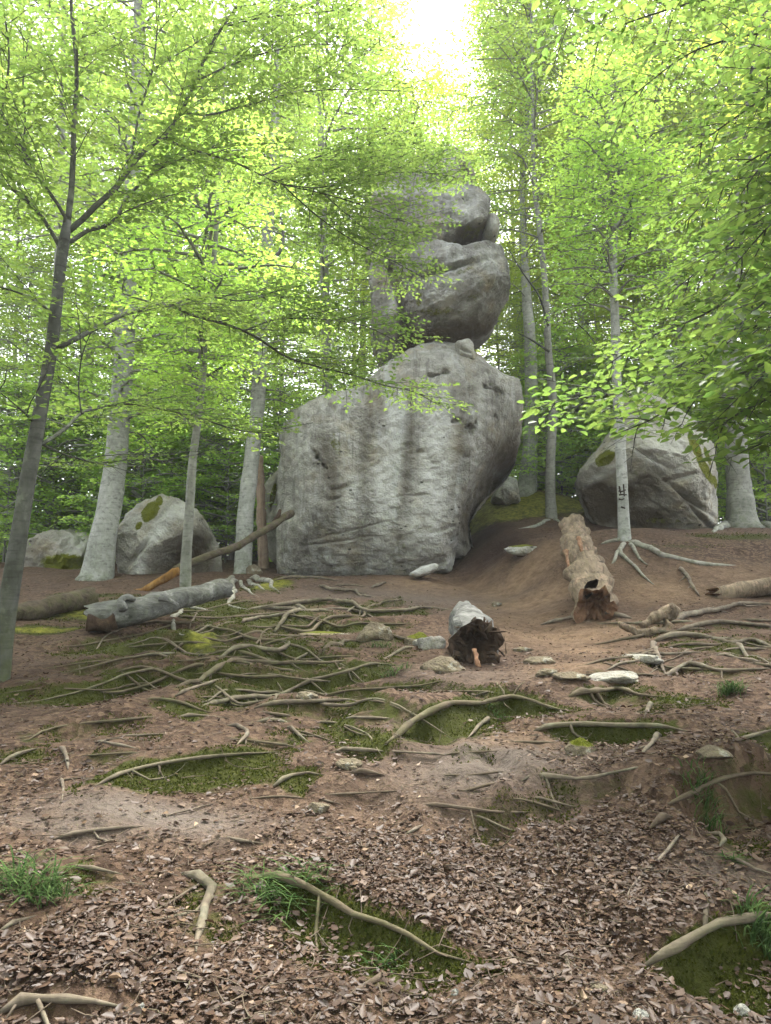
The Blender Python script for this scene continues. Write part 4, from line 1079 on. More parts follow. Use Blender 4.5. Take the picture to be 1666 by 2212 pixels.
seen_tree('distant pale trunk with a broken top, above the tilted boulder',
    [(1396,900,24),(1394,800,22),(1391,736,21),(1380,680,19),(1370,609,17),(1362,520,14)], [26, 26], M_bark_pale, [(3, 12, .9, 1.5)], seed=31)
seen_tree('far thin trunk right of the distant broken-topped one, half lost in leaves', [(1440,920,20),(1434,760,17),(1429,625,15),(1424,480,12)], [28, 28], M_bark_mid, [(1, 13, .9, 3.5)], seed=33)
seen_tree('far narrow trunk between the banded beech and the slim carved one', [(1262,1100,11),(1265,900,10),(1269,645,8),(1272,450,7)], [27, 27], M_bark_mid, [(2, 11, .8, 5.5)], seed=35)
seen_tree('grey trunk at the far right edge beyond the broad old beech', [(1660,1145,26),(1656,1050,22),(1650,900,20),(1643,700,18)], [24, 24], M_bark_pale, [(4, 12, .9, 4.5)], seed=37)
seen_tree('slender bluish trunk behind the thick pale beech at the left', [(170,1190,14),(178,1100,13),(186,1000,12),(195,850,10),(202,700,8)], [25, 25], M_bark_mid, [(3, 10.5, .8, 4.5)], seed=39)
# dead snag
sb = P(568, 1235, 18.4)
sn = thing('dead_snag', (sb[0], sb[1], hz(sb[0], sb[1])), 'reddish barkless dead stem between the spotted beech and the huge rock', 'dead tree')
tube_part('trunk', px_branch([(572,1240),(566,1150),(564,1080),(562,1020),(560,985)], 18.4, 18.5, 24, 15), M_snag, sn, sn.location[:], 12, .25, 4)

# ---- overhanging beech at the right: trunk stands outside the frame, branches reach in
def overhang():
    base = np.array([4.6, 5.0, 0]); base[2] = hz(4.6, 5.0)
    t = thing('overhanging_beech', base, 'near beech whose big-leaved branches hang into the right side from outside the frame', 'tree')
    tr = np.array([[4.6, 5.0, base[2] - .1, .16], [4.62, 5.0, 3.0, .14], [4.55, 5.05, 6.0, .11], [4.5, 5.1, 9.0, .06]])
    tube_part('trunk', catmull(tr, .25), M_bark_mid, t, base, 14, .06, 3)
    ends = [  # (px,py,dist) path after leaving the trunk
     [(1800,640,5.0),(1640,700,4.9),(1500,770,4.9),(1380,840,5.0),(1250,860,5.2),(1180,872,5.3)],
     [(1800,720,4.6),(1640,790,4.5),(1500,850,4.6),(1400,910,4.8),(1350,930,4.9)],
     [(1800,560,5.4),(1650,600,5.6),(1520,680,5.8),(1400,730,6.0),(1310,790,6.2)],
     [(1800,420,5.5),(1650,470,5.6),(1540,560,5.8),(1440,640,6.0)],
     [(1800,300,5.4),(1650,330,5.6),(1560,400,5.8),(1480,480,6.0)],
     [(1800,800,4.4),(1680,850,4.4),(1600,890,4.5),(1540,930,4.6)],
     [(1820,60,5.2),(1650,70,5.6),(1500,110,5.9),(1400,180,6.1),(1340,230,6.2)],
     [(1820,-60,5.0),(1650,-30,5.4),(1480,10,5.6),(1330,60,5.8),(1280,100,5.9)],
     [(1820,180,5.2),(1680,200,5.4),(1580,260,5.6),(1500,320,5.8)],
     [(1850,520,4.2),(1720,600,4.2),(1620,680,4.3),(1560,740,4.3)],
     [(1850,880,4.2),(1740,920,4.2),(1660,950,4.2)],
     [(1850,360,4.4),(1740,420,4.5),(1650,500,4.6),(1590,570,4.7)],
     [(1850,240,4.6),(1740,280,4.7),(1660,340,4.8),(1600,420,4.9)],
     [(1850,660,3.9),(1740,730,3.9),(1660,800,4.0),(1610,850,4.0)],
     [(1850,100,4.6),(1720,130,4.7),(1640,180,4.9)],
     [(1700,-160,3.9),(1500,-110,4.0),(1330,-70,4.1),(1230,-20,4.2),(1195,40,4.2)],
    ]
    r = np.random.default_rng(77)
    allb = []
    for k, e in enumerate(ends):
        w = np.array([P(*q) for q in e])
        z0 = w[0, 2]
        at = np.array([4.58, 5.02, min(max(z0 + .2, 1.5), 8.5)])
        c = catmull(np.vstack([at, w]), .12)
        c = np.column_stack([c, np.linspace(.022, .004, len(c))])
        tube_part('branch', c, M_bark_dark, t, base, 6, .12, k)
        allb.append(c[:, :3])
    sub = []
    for b in allb: sub += side_branches(b, r, 22, .9, .22, .0, .25)
    tw = MB()
    for b in sub: tw.tube(b, np.linspace(.005, .002, len(b)), 4, cap=False)
    sp = sprays(allb + sub, r, .075, .055, (.16, .42), .12, .2, tilt=.55, droop=.5)
    for q in sp[4]: tw.tube(q, [.002, .0016, .001], 3, cap=False)
    pos, ax, nr, ti, _ = sp
    x, y = proj(pos)
    k = (x > 1130) & (y < 1000) & (pos[:, 1] > .6) & ~((x < 1300) & (y > 160) & (y < 800)) & ~((y > 950) & (x < 1480))
    gap = ((x > 1380) & (x < 1440) & (y > 250) & (y < 450))
    k &= ~gap
    pos, ax, nr, ti = pos[k], ax[k], nr[k], ti[k]
    x, y = x[k], y[k]
    L = .078 * r.uniform(.75, 1.15, len(pos))
    # the largest leaves in view are parts of their own
    size = np.where((x > 1000) & (x < 1666) & (y > 0), L / np.maximum(pos[:, 1], .5), 0)
    order = np.argsort(-size); big = order[:290]; rest = order[290:]
    one = []
    for v in range(6):
        rv = np.random.default_rng(v)
        V, F, kf = leaf_arrays(np.zeros((1, 3)), np.array([[1., 0, 0]]), np.array([[0, 0, 1.]]), np.array([1.]), np.array([.6]), .06 + .04 * v, True, .05 + .05 * v)
        m = mesh_np('leaf', V, F, True, {'tint': np.full(len(F), v / 5)}); m.materials.append(M_leaf_near); one.append(m)
    from mathutils import Matrix
    for i in big:
        a = ax[i] / np.linalg.norm(ax[i]); s = np.cross(nr[i], a); s /= np.linalg.norm(s); n = np.cross(a, s)
        o = bpy.data.objects.new('leaf', one[int(r.integers(6))]); COL.objects.link(o); o.parent = t
        M = Matrix.Identity(4)
        for q in range(3): M[q][0], M[q][1], M[q][2] = a[q] * L[i], s[q] * L[i], n[q] * L[i]
        M[0][3], M[1][3], M[2][3] = [float(pos[i][q] - base[q]) for q in range(3)]
        o.matrix_local = M
    V, F, kf = leaf_arrays(pos[rest] - base, ax[rest], nr[rest], L[rest], L[rest] * .6, hexa=True)
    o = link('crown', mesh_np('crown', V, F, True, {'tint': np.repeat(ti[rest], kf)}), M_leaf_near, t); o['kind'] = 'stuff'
    link('twigs', tw.mesh('twigs', attr='moss', origin=base), M_bark_dark, t)
    print('overhang leaves', len(pos))
overhang()

# ---- the wood behind
rf = np.random.default_rng(91)
def wood_tree(x, y, top, label, group, ci, sc, lean=0.0, rad=.16):
    z = hz(x, y)
    t = thing('beech_tree', (x, y, z), label, 'tree', group)
    pts = np.array([[0, 0, -.2, rad * 1.3], [lean * .1, 0, 1.5, rad], [lean * .4, .05, top * .4, rad * .8], [lean, .1, top * .95, rad * .25]])
    b = MB(); c = catmull(pts, 1.0); b.tube(c[:, :3], c[:, 3], 9, .08, .5, int(x * 10) % 97)
    link('trunk', b.mesh('trunk', attr='moss'), M_bark_mid if rf.uniform() < .5 else M_bark_pale, t)
    cm, lm = CROWNS[ci]
    h0 = max(1.0, top - 13 * sc)
    rot = rf.uniform(0, 6.28)
    for nm, mm in (('crown', cm), ('limb', lm)):
        o = link(nm, mm, None, t, (lean * .4, .05, h0)); o.scale = (sc,) * 3; o.rotation_euler[2] = rot
    if h0 > 4.5 and rf.uniform() < .25:                # low understorey sprays on the same stem
        cm, lm = CROWNS[(ci + 2) % 5]
        for nm, mm in (('crown', cm), ('limb', lm)):
            o = link(nm, mm, None, t, (lean * .2, .02, h0 * .22)); o.scale = (sc * .72, sc * .72, sc * .55); o.rotation_euler[2] = rot + 2
    return t
LAND = [(-40, 'the leaning foreground beech'), (150, 'the leaning foreground beech'), (262, 'the thickest pale trunk'), (350, 'the pale left boulder'), (440, 'the thin dark beech'), (570, 'the spotted beech'), (700, 'the left half of the huge rock'), (930, 'the balanced rocks'), (1060, 'the right edge of the huge rock'), (1140, 'the white-barked beech'), (1190, 'the banded beech'), (1265, 'the gap left of the carved beech'), (1335, 'the slim carved beech'), (1440, 'the tilted boulder'), (1520, 'the right shoulder of the tilted boulder'), (1600, 'the broad old beech'), (1700, 'the right edge beyond the old beech')]
USED = {}
def place_label(what, x, y):
    px = CX + FPX * x / max(y, .1)
    k = min(range(len(LAND)), key=lambda i: abs(LAND[i][0] - px)); off = px - LAND[k][0]
    side = 'straight behind' if abs(off) < 18 else 'just left of' if off < 0 else 'just right of'
    base = '%s %s %s' % (what, side, LAND[k][1])
    n = USED.get(base, 0); USED[base] = n + 1
    return base if n == 0 else base + ', farther in'
WOOD = []
tries = 0
while len(WOOD) < 32 and tries < 4000:
    tries += 1
    y = rf.uniform(22, 36); x = rf.uniform(-.68, .68) * y
    if any((x - a) ** 2 + (y - b) ** 2 < 2.6 ** 2 for a, b, _ in WOOD): continue
    px = CX + FPX * x / y
    top = rf.uniform(19, 28)
    if x > 3 and y > 31: continue
    if x > 3: top = rf.uniform(19, 25)
    off = abs(px - 925); top = min(top, y * (.70 + .45 * max(0, off - 50) / 190))
    WOOD.append((x, y, top))
for k, (x, y, top) in enumerate(WOOD):
    wood_tree(x, y, top, place_label('tall %s-row beech' % ('front' if y < 27 else 'back'), x, y),
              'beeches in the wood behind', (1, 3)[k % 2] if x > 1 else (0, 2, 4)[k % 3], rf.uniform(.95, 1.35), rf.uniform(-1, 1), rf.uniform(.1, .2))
# nearer trees at both sides that carry the canopy over the slope
for (x, y, top, ci, sc) in [(8.8, 12.5, 19, 1, 1.1), (-10.5, 9.5, 17, 4, 1.0)]:
    wood_tree(x, y, top, 'tall leafy beech flanking the slope at the %s, %s' % ('left' if x < 0 else 'right', 'level with the rocks' if y > 12 else 'nearer the viewpoint'), 'tall beeches flanking the slope', ci, sc, 0, .17)
# unseen trees of the wood, added around the viewpoint to shade slope and leaves
for (x, y, top, ci, sc, lab) in [(-4.2, -2.0, 19, 0, 1.15, 'unseen beech behind the viewpoint on the left, added for its shade'), (3.4, -3.2, 18, 2, 1.15, 'unseen beech behind the viewpoint on the right, added for its shade'), (7.6, 1.5, 18, 4, 1.1, 'unseen beech beside the viewpoint on the right, added for its shade'), (-8.0, 2.5, 18, 2, 1.1, 'unseen beech beside the viewpoint on the left, added for its shade'), (-.5, -8, 20, 0, 1.2, 'unseen beech well behind the viewpoint, added for its shade')]:
    wood_tree(x, y, top, lab, 'unseen shade trees around the viewpoint', ci, sc, 0, .16)
# young beeches, leafy to the ground, filling the edge of the wood behind the rocks
for k, (px, d, sc) in enumerate([(30,21,.62),(120,24,.7),(330,23,.66),(400,26,.75),(480,22,.6),(640,24,.62),(740,23,.5),(1080,24,.62),(1130,27,.8),(1215,23.5,.7),(1250,26,.85),(1300,22.5,.66),(1400,24,.8),(1470,22.5,.72),(1530,25.5,.8),(1640,22.5,.7),(1700,25,.8),(-60,24,.7),(230,27,.8),(560,27,.8)]):
    q = P(px, 1100, d); z = hz(q[0], q[1])
    t = thing('young_beech', (q[0], q[1], z), place_label('young bushy beech', q[0], q[1]), 'tree', 'young beeches at the wood edge')
    b = MB(); b.tube([[0, 0, -.1], [.1, 0, 3], [.0, .1, 13.3 * sc]], [.06, .045, .012], 7)
    link('trunk', b.mesh('trunk', attr='moss'), M_bark_mid, t)
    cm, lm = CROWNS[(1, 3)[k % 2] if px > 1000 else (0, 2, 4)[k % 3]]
    for nm, mm in (('crown', cm), ('limb', lm)):
        o = link(nm, mm, None, t, (0, 0, .5)); o.scale = (sc * 1.05, sc * 1.05, sc); o.rotation_euler[2] = rf.uniform(0, 6.28)
# saplings along the crest
def sapling(px, d, sc, ci, lab, zoff=0):
    p = P(px, 1100, d)
    z = hz(p[0], p[1])
    t = thing('beech_sapling', (p[0], p[1], z), place_label('low crest sapling', p[0], p[1]), 'sapling', 'saplings along the crest')
    b = MB(); b.tube([[0, 0, -.1], [.03, 0, 1.5 * sc], [.0, 0, 4.2 * sc]], [.03, .02, .008], 6)
    link('trunk', b.mesh('trunk', attr='moss'), M_bark_mid, t)
    for nm, mm in zip(('crown', 'limb'), SAPS[ci]):
        o = link(nm, mm, None, t); o.scale = (sc,) * 3; o.rotation_euler[2] = rf.uniform(0, 6.28)
for k in range(84):
    px = rf.uniform(-60, 1730)
    if 560 < px < 1020 and rf.uniform() < .5: continue
    d = rf.uniform(21, 31)
    sapling(px, d, rf.uniform(.7, 1.3), k % 3, None)

# far-off wood beyond the crest, one mass of leaves
rd = np.random.default_rng(17)
nc = 1700
cc = np.stack([rd.uniform(-62, 62, nc), rd.uniform(50, 82, nc), rd.uniform(-6, 4.0, nc)], 1)
cc[:, 2] = np.minimum(cc[:, 2], 10 + 8 * np.sin(cc[:, 0] * .35) * .5 + rd.uniform(-3, 3, nc))
cc = cc[~((np.abs(cc[:, 0] - 3.5) < 4) & (cc[:, 2] > 22))]
per = 42
pp = np.repeat(cc, per, 0) + rd.normal(0, 1, (len(cc) * per, 3)) * np.array([1.1, 1.1, .45])
tt_ = np.clip(np.repeat(rd.uniform(0, 1, len(cc)), per) * .6 + rd.uniform(0, .4, len(pp)), 0, 1)
aa = np.stack([rd.normal(size=len(pp)), rd.normal(size=len(pp)), rd.normal(0, .3, len(pp))], 1)
V, F, kf = leaf_arrays(pp, aa, np.array([0, 0, 1.0]) + rd.normal(0, .6, pp.shape), rd.uniform(.22, .42, len(pp)), rd.uniform(.14, .26, len(pp)))
tag(link('distant_wood', mesh_np('distant_wood', V, F, False, {'tint': tt_}), M_leaf), 'far-off green wood beyond the crest', 'wood', kind='stuff')

for k, (px, d, sc) in enumerate([(15, 20.2, 1.1), (110, 21, 1.25), (305, 20.0, 1.05), (345, 21.2, 1.3), (440, 20.8, 1.1), (490, 20.0, .95), (600, 21.8, 1.2), (1215, 21.5, 1.1), (1290, 22.3, 1.2), (1590, 21.6, 1.1), (1655, 21.0, 1.2)]):
    sapling(px, d, sc, k % 3, None)

# ------------------------------------------------------------ logs and dead wood
def log(name, label, path, r0, r1, mat, end_mat, end='start', bump=.2, seed=0, seg=22, cat='log', moss=0.0, hollow=.75, jag=.25):
    w = np.asarray(path, float); c = catmull(w, .10); n = len(c)
    base = np.array([c[:, 0].mean(), c[:, 1].mean(), c[:, 2].min() - r0])
    t = thing(name, base, label, cat)
    rad = np.linspace(r0, r1, n)
    b = MB(); b.tube(c, rad, seg, bump, .22, seed, cap=False, a=moss)
    V = b.V[0]
    rnd = np.random.default_rng(seed)
    ends = {'start': [0], 'end': [n - 1], 'both': [0, n - 1]}[end]
    for e in (0, n - 1):                         # jagged ends
        tan = unit(c[1] - c[0]) * -1 if e == 0 else unit(c[-1] - c[-2])
        sl = slice(e * seg, (e + 1) * seg)
        V[sl] += tan * (rnd.uniform(-jag, jag, seg) * rad[e])[:, None]
    link('bark', b.mesh('bark', attr='moss', origin=base), mat, t)
    for e in (0, n - 1):                         # end faces: a rough dish set inside the bark
        tan = unit(c[1] - c[0]) * -1 if e == 0 else unit(c[-1] - c[-2])
        ring = V[e * seg:(e + 1) * seg]; cen = c[e]
        rows = [ring * 1.0]
        hol = hollow if e in ends else .05
        for f, dp in ((.82, .0), (.66, .35), (.42, .8), (.2, 1.0)):
            q = cen + (ring - cen) * f - tan * (rad[e] * hol * dp) + rnd.normal(0, rad[e] * .07, ring.shape)
            rows.append(q)
        VV = np.vstack(rows + [[cen - tan * rad[e] * hol]])
        Q = []
        for k in range(4):
            for j in range(seg): Q.append((k * seg + j, k * seg + (j + 1) % seg, (k + 1) * seg + (j + 1) % seg, (k + 1) * seg + j))
        T = [(4 * seg + j, 4 * seg + (j + 1) % seg, 5 * seg) for j in range(seg)]
        m2 = MB(); m2.add(VV, Q, T); link('rotten_end', m2.mesh('rotten_end', attr='moss', origin=base), end_mat, t)
    return t, base, c
def LG(px, py, lift):           # point on the ground, lifted
    g = GF(px, py); return g + np.array([0, 0, lift])
# silver log under the thin beech
d_ = GF(240, 1375)[1]
t, bs, c = log('fallen_log', 'silver-grey barkless log with a dark rotten end, lying below the left boulder', [P(192,1338,d_ + .1), P(300,1318,d_ + .25), P(390,1292,d_ + .55), P(455,1278,d_ + .9), P(490,1272,d_ + 1.1)], .165, .12, M_log_grey, M_rot, 'start', .22, 41, moss=.15)
tube_part('knot', px_branch([(268,1318),(262,1298),(276,1290),(292,1298)], d_ + .02, d_ + .1, 20, 10, .04), M_log_grey, t, bs, 9, .5, 6)
tube_part('rotten_crust', px_branch([(192,1345),(222,1348),(250,1342)], d_ - .02, d_ + .02, 46, 32, .04), M_rot, t, bs, 14, .5, 8)
tube_part('bark_scale', px_branch([(345,1290),(372,1300),(385,1308)], d_ + .2, d_ + .25, 16, 10, .04), M_log_grey, t, bs, 8, .6, 9)
log('fallen_log', 'dark brown log lying behind the foreground trunk at the left edge', [LG(-30,1350,.11), LG(60,1338,.11), LG(130,1324,.12), LG(196,1310,.13)], .12, .14, M_log_dark, M_rot, 'end', .2, 43, moss=.3)
# leaning pole, orange lower end
pb = P(262, 1282, 13.6)
pole = thing('leaning_pole', pb, 'long dead pole leaning up behind the beeches, its lower third rotted bright orange', 'dead branch')
tube_part('rotten_end', px_branch([(262,1282),(280,1281),(308,1277),(340,1258),(368,1243),(388,1232)], 13.6, 13.9, 13, 20), M_orange, pole, pb, 12, .2, 3, 0, 'rotted bright orange lower end')
tube_part('stem', px_branch([(380,1229),(390,1225),(440,1205),(490,1188),(512,1180),(550,1158),(590,1135),(612,1118),(630,1108)], 13.85, 15.9, 16, 17), M_log_dark, pole, pb, 12, .2, 5, .3)
tube_part('stub', px_branch([(594,1128),(602,1112),(606,1100)], 15.5, 15.5, 12, 8), M_rot, pole, pb, 8, .3, 6)
# hollow log on the bank
a0 = P(1286, 1300, 10.7); a0[2] = hz(a0[0], a0[1]) + .20
a1 = P(1262, 1220, 12.2); a1[2] = max(a1[2], hz(a1[0], a1[1]) + .16)
a2 = P(1240, 1142, 14.2); a2[2] = max(a2[2], hz(a2[0], a2[1]) + .12)
t, bs, c = log('hollow_log', 'mottled hollow log on the sandy bank, dark knot hole near its lower end', [a0, P(1276,1268,11.3), a1, a2], .275, .225, M_log_bark, M_rot_red, 'start', .42, 47, seg=40, hollow=.6, jag=.45)
for kk, (pp, wd_) in enumerate([([(1222,1190),(1230,1230),(1243,1270)], 9), ([(1300,1215),(1306,1255),(1316,1300)], 13), ([(1248,1160),(1262,1200),(1280,1235)], 10), ([(1308,1290),(1318,1310),(1312,1326)], 16)]):
    dq = 11.9 - .006 * (pp[1][1] - 1215) * 1.6
    tube_part('bark_flake', px_branch(pp, dq + .3, dq - .35, wd_, wd_ * .6, .05), (M_rot_red, M_log_dark)[kk % 2], t, bs, 8, .7, 60 + kk, flat=.5, bscale=.06)
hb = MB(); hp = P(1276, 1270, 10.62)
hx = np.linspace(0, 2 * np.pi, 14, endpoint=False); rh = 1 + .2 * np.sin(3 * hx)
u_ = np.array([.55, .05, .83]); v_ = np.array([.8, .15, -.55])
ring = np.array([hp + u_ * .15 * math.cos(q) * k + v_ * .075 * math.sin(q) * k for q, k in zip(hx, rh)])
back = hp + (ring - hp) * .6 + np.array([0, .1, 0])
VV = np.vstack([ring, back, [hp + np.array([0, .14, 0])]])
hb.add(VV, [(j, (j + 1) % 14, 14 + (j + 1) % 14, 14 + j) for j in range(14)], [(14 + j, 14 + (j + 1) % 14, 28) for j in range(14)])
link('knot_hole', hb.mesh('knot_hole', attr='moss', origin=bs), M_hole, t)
# broken log at the right edge
log('broken_log', 'brown log coming in at the right edge with a jagged reddish broken end', [P(1545,1288,11.6), P(1600,1274,11.6), P(1660,1268,11.6), P(1780,1258,11.6)], .12, .15, M_log_bark, M_rot_red, 'start', .18, 51, jag=.9, hollow=1.0)
# rotten stump piece
e0 = P(1030, 1388, 7.55); e1 = P(1012, 1352, 8.25); e2 = P(1000, 1332, 8.7)
t, bs, c = log('rotten_stump', 'short black rotten hollow stump pointing downhill in the middle of the slope', [e0, e1, e2], .23, .16, M_log_grey, M_rot, 'start', .3, 57, seg=30, cat='stump', hollow=.9, jag=.3)
rb = MB(); rs_ = np.random.default_rng(3)
for k in range(64):                                  # crumbling dark shards round the rim
    an = rs_.uniform(0, 2 * np.pi); q = e0 + np.array([math.cos(an) * .25 * rs_.uniform(.55, 1.08), -.05 + rs_.uniform(-.05, .12), math.sin(an) * .24 * rs_.uniform(.5, 1.05) - .02])
    d = unit(rs_.normal(size=3) * np.array([1, .8, 1.3])); L = rs_.uniform(.03, .10)
    rb.tube([q - d * L, q - d * L * .2, q + d * L], [.006, rs_.uniform(.014, .034), .003], 5, .9, .03, k, flat=rs_.uniform(.3, .8))
link('rotten_rim', rb.mesh('rotten_rim', attr='moss', origin=bs), M_rot, t)
tube_part('splinter', px_branch([(1024,1402),(1031,1420),(1033,1440)], 7.34, 7.24, 10, 15, .03), M_rot_red, t, bs, 10, .8, 5, 0, 'light brown strip of wood in the dark hollow', .35, .05)
# forked dead wood
fb = GF(1400, 1376); f_ = thing('forked_wood', fb, 'forked lump of bare dead root wood on the sandy slope below the broken log', 'dead wood')
dd = fb[1]
tube_part('limb', px_branch([(1336,1346),(1350,1356),(1375,1366),(1405,1366),(1432,1362),(1448,1348)], dd + .0, dd + .1, 10, 26, .05), M_log_bark, f_, fb, 14, .8, 7, bscale=.09)
tube_part('limb', px_branch([(1385,1352),(1405,1338),(1425,1326),(1442,1320),(1450,1336)], dd + .1, dd + .2, 14, 32, .05), M_log_bark, f_, fb, 14, .8, 9, bscale=.09)
# long thin dead branches and sticks: label, points, widths, lift
STICKS = [
 ('long pale fallen branch lying below the hollow log', [(1167,1350),(1249,1338),(1300,1333),(1366,1336)], 7, 13),
 ('thin dark twig crossing the leaves beside the thick grey root at lower left', [(300,1984),(335,1972),(370,1954),(410,1928),(451,1901)], 5, 7),
 ('short grey stick at lower left, below the thick grey root', [(230,2084),(265,2064),(300,2034)], 7, 9),
 ('brown stick in the leaves at the bottom, left of centre', [(300,2084),(330,2070),(362,2060)], 7, 6),
 ('dark flat bark strip in the leaves below the tufted mossy root', [(650,2071),(700,2070),(750,2074)], 13, 7),
 ('thick brown stick at the bottom centre', [(735,2166),(780,2142),(815,2122),(845,2112)], 14, 12),
 ('small dark stick at the bottom, left of the thick brown stick', [(485,2169),(508,2184),(530,2199)], 9, 7),
 ('thin broken twig running down the leafy slope at lower right', [(1473,1794),(1453,1834),(1403,1879),(1373,1914),(1358,1939),(1378,1974),(1393,2004)], 7, 4),
 ('upright-lying thin grey twig near the bottom right of centre', [(1218,2034),(1220,2070),(1228,2104),(1240,2146)], 8, 8),
 ('dark bark strip behind the thin grey twig at the bottom', [(1148,2114),(1213,2119),(1268,2109)], 10, 6),
 ('straight thin twig in the open leaf litter, lower centre', [(983,1936),(1033,1974),(1083,2009)], 5, 4),
 ('short brown chunk of wood in the right bank by the grass tuft', [(1403,1796),(1430,1778),(1457,1760)], 16, 22),
 ('fine twig on the bare grey soil at left', [(350,1766),(415,1754),(465,1736)], 4, 4),
 ('dark fine twig along the lower edge of the bare grey soil', [(205,1826),(240,1822),(265,1814)], 7, 5),
 ('little brown twig left of the knobbly brown stone', [(435,1836),(455,1825),(470,1814)], 5, 4),
 ('pale twig standing out at the bottom left corner', [(15,2210),(38,2180),(60,2145)], 9, 7),
 ('curved brown branch lying below the round brown stone', [(668,1726),(700,1730),(735,1742)], 9, 7),
 ('dark twig at the foot of the huge boulder', [(640,1330),(690,1345),(745,1352)], 5, 4),
]
for k, (lab, pts, w0, w1) in enumerate(STICKS):
    w = ground_root(pts, w0, w1, 1.2)
    b = w[0, :3]
    mt = M_root_dark if ('dark' in lab or 'brown' in lab) else M_root
    mb = MB(); mb.tube(w[:, :3], w[:, 3], 8, .18, .1, 200 + k)
    tag(link('stick', mb.mesh('stick', attr='moss', origin=b), mt, None, b), lab, 'stick')

# ------------------------------------------------------------ roots on the slope
ROOT_LABELS = {
 0:'long thin root above the big oval moss patch at left', 1:'mossy root at the left edge, halfway down the slope', 2:'short root running downhill near the left edge', 3:'short bare root just below another one near the left edge',
 4:'thin root slanting right, left of the big oval moss patch', 5:'hook-shaped pale root above the right end of the oval moss patch', 6:'small root beside a bright green moss cushion, left of centre', 7:'low arched root above the bright green moss cushion',
 8:'long level root with a knotted right end, left of centre', 9:'thin forked root on the leafy slope at left', 10:'root arching over the round brown stone', 11:'dark root just below the round brown stone',
 12:'bowed root with moss under its right end, below the oval moss patch', 13:'long thin root bordering the bare grey soil at left', 14:'flat root with moss beside the grass tuft at lower left', 15:'thick pale grey root bent like a knee at lower left',
 16:'long dark root sweeping down past the grass tuft and moss, lower centre', 17:'root at the left edge below the grass tuft', 18:'thick pale root at the bottom left corner', 19:'small pale curved root in the leaves left of centre',
 20:'big arching root holding a mossy step in the middle of the slope', 21:'short branch root dropping from the big arching root', 22:'humped root over a hollow right of the middle', 23:'short pale root running downhill beside a mossy step on the right',
 24:'long level root over a mossy bank on the right', 25:'root dropping downhill from the long level root on the right', 26:'thin root over moss at the right edge', 27:'pale wavy root alone in the leaves right of centre',
 28:'thin straight root in the leaves below the grey bare patch', 29:'short bent root in the leaves near the centre', 30:'thick root curving in at the lower right edge over a dark mossy bank', 31:'small hooked grey root with moss near the right edge',
 32:'thin root slanting to the right edge below the hooked grey root', 33:'root along the top of the eroded bank at the right edge', 34:'branching pale root below the broken log, right side', 35:'straight pale root above the mossy tangle at right',
 36:'long pale root just below the broken log', 37:'root running downhill from the forked dead wood', 38:'root bending down to the right edge', 39:'wavy root across the right tangle above the grass tuft', 40:'loose white root hanging down the sandy bank, right',
 41:'long root with a dark shadowed step under it, below the huge rock', 42:'thin pale root at the foot of the huge rock', 43:'thin root forking on the bare soil below the huge rock', 44:'fine straight root beside the foot of the huge rock', 45:'thin looped root on the bare soil in front of the huge rock',
 46:'slanting mossy root below the spotted beech', 47:'mossy root right of the silver log', 48:'crooked root among moss, middle of the left tangle', 49:'fine root crossing the upper tangle', 50:'root at the left end of the mossy tangle',
 51:'long crooked root across the middle of the mossy tangle', 52:'root parallel below the long crooked one', 53:'thick dark root stub left of the buff stone', 54:'long dark root with a hump, lower part of the mossy tangle', 55:'thin root at the lower left of the tangle', 56:'long pale root above a dark mossy bank, lowest of the tangle', 57:'thin root beside the mossy stone by the stump',
}
for k, (pts, wd, amp, mo) in enumerate(ROOTS):
    thin_end = .55
    w = ground_root(pts, wd * 1.12, wd * thin_end, 1.3 if k in (16, 30, 0, 20, 56, 41) else .7, world=root_w[k])
    b = w[len(w) // 2, :3]
    mb = MB(); mb.tube(w[:, :3], w[:, 3], 10, .38, .07, k, a=.35 * min(1, mo))
    mt = M_root_dark if k in (11, 16, 20, 28, 33, 22, 53, 54) else M_root
    ro = tag(link('exposed_root', mb.mesh('exposed_root', attr='moss', origin=b), mt, None, b), ROOT_LABELS[k], 'root', 'exposed roots on the slope')
    for q in range(0 if len(w) < 6 else min(4, 1 + len(w) // 14)):          # forks that dive into the soil
        i0 = int(rr.integers(len(w) // 5, max(len(w) // 5 + 1, len(w) - 3))); t = w[min(i0 + 1, len(w) - 1), :2] - w[i0 - 1, :2]
        a = math.atan2(t[1], t[0]) + rr.choice([-1, 1]) * rr.uniform(.35, .95); L = rr.uniform(.12, .42) * (1 if wd < 12 else 1.4); m = 8
        u = np.linspace(0, 1, m); aa = a + np.cumsum(rr.normal(0, .18, m))
        xy = w[i0, :2] + np.cumsum(np.stack([np.cos(aa), np.sin(aa)], 1) * (L / m), 0) - np.array([math.cos(a), math.sin(a)]) * L / m
        rd_ = w[i0, 3] * (.62 - .5 * u)
        zz = H(xy[:, 0], xy[:, 1]) + rd_ * (.5 - 1.6 * u ** 3); zz[0] = w[i0, 2]
        rl_ = MB(); rl_.tube(np.column_stack([xy, zz]), rd_, 7, .25, .07, 700 + k * 5 + q, a=.3 * min(1, mo))
        link('rootlet', rl_.mesh('rootlet', attr='moss', origin=b), mt, ro)
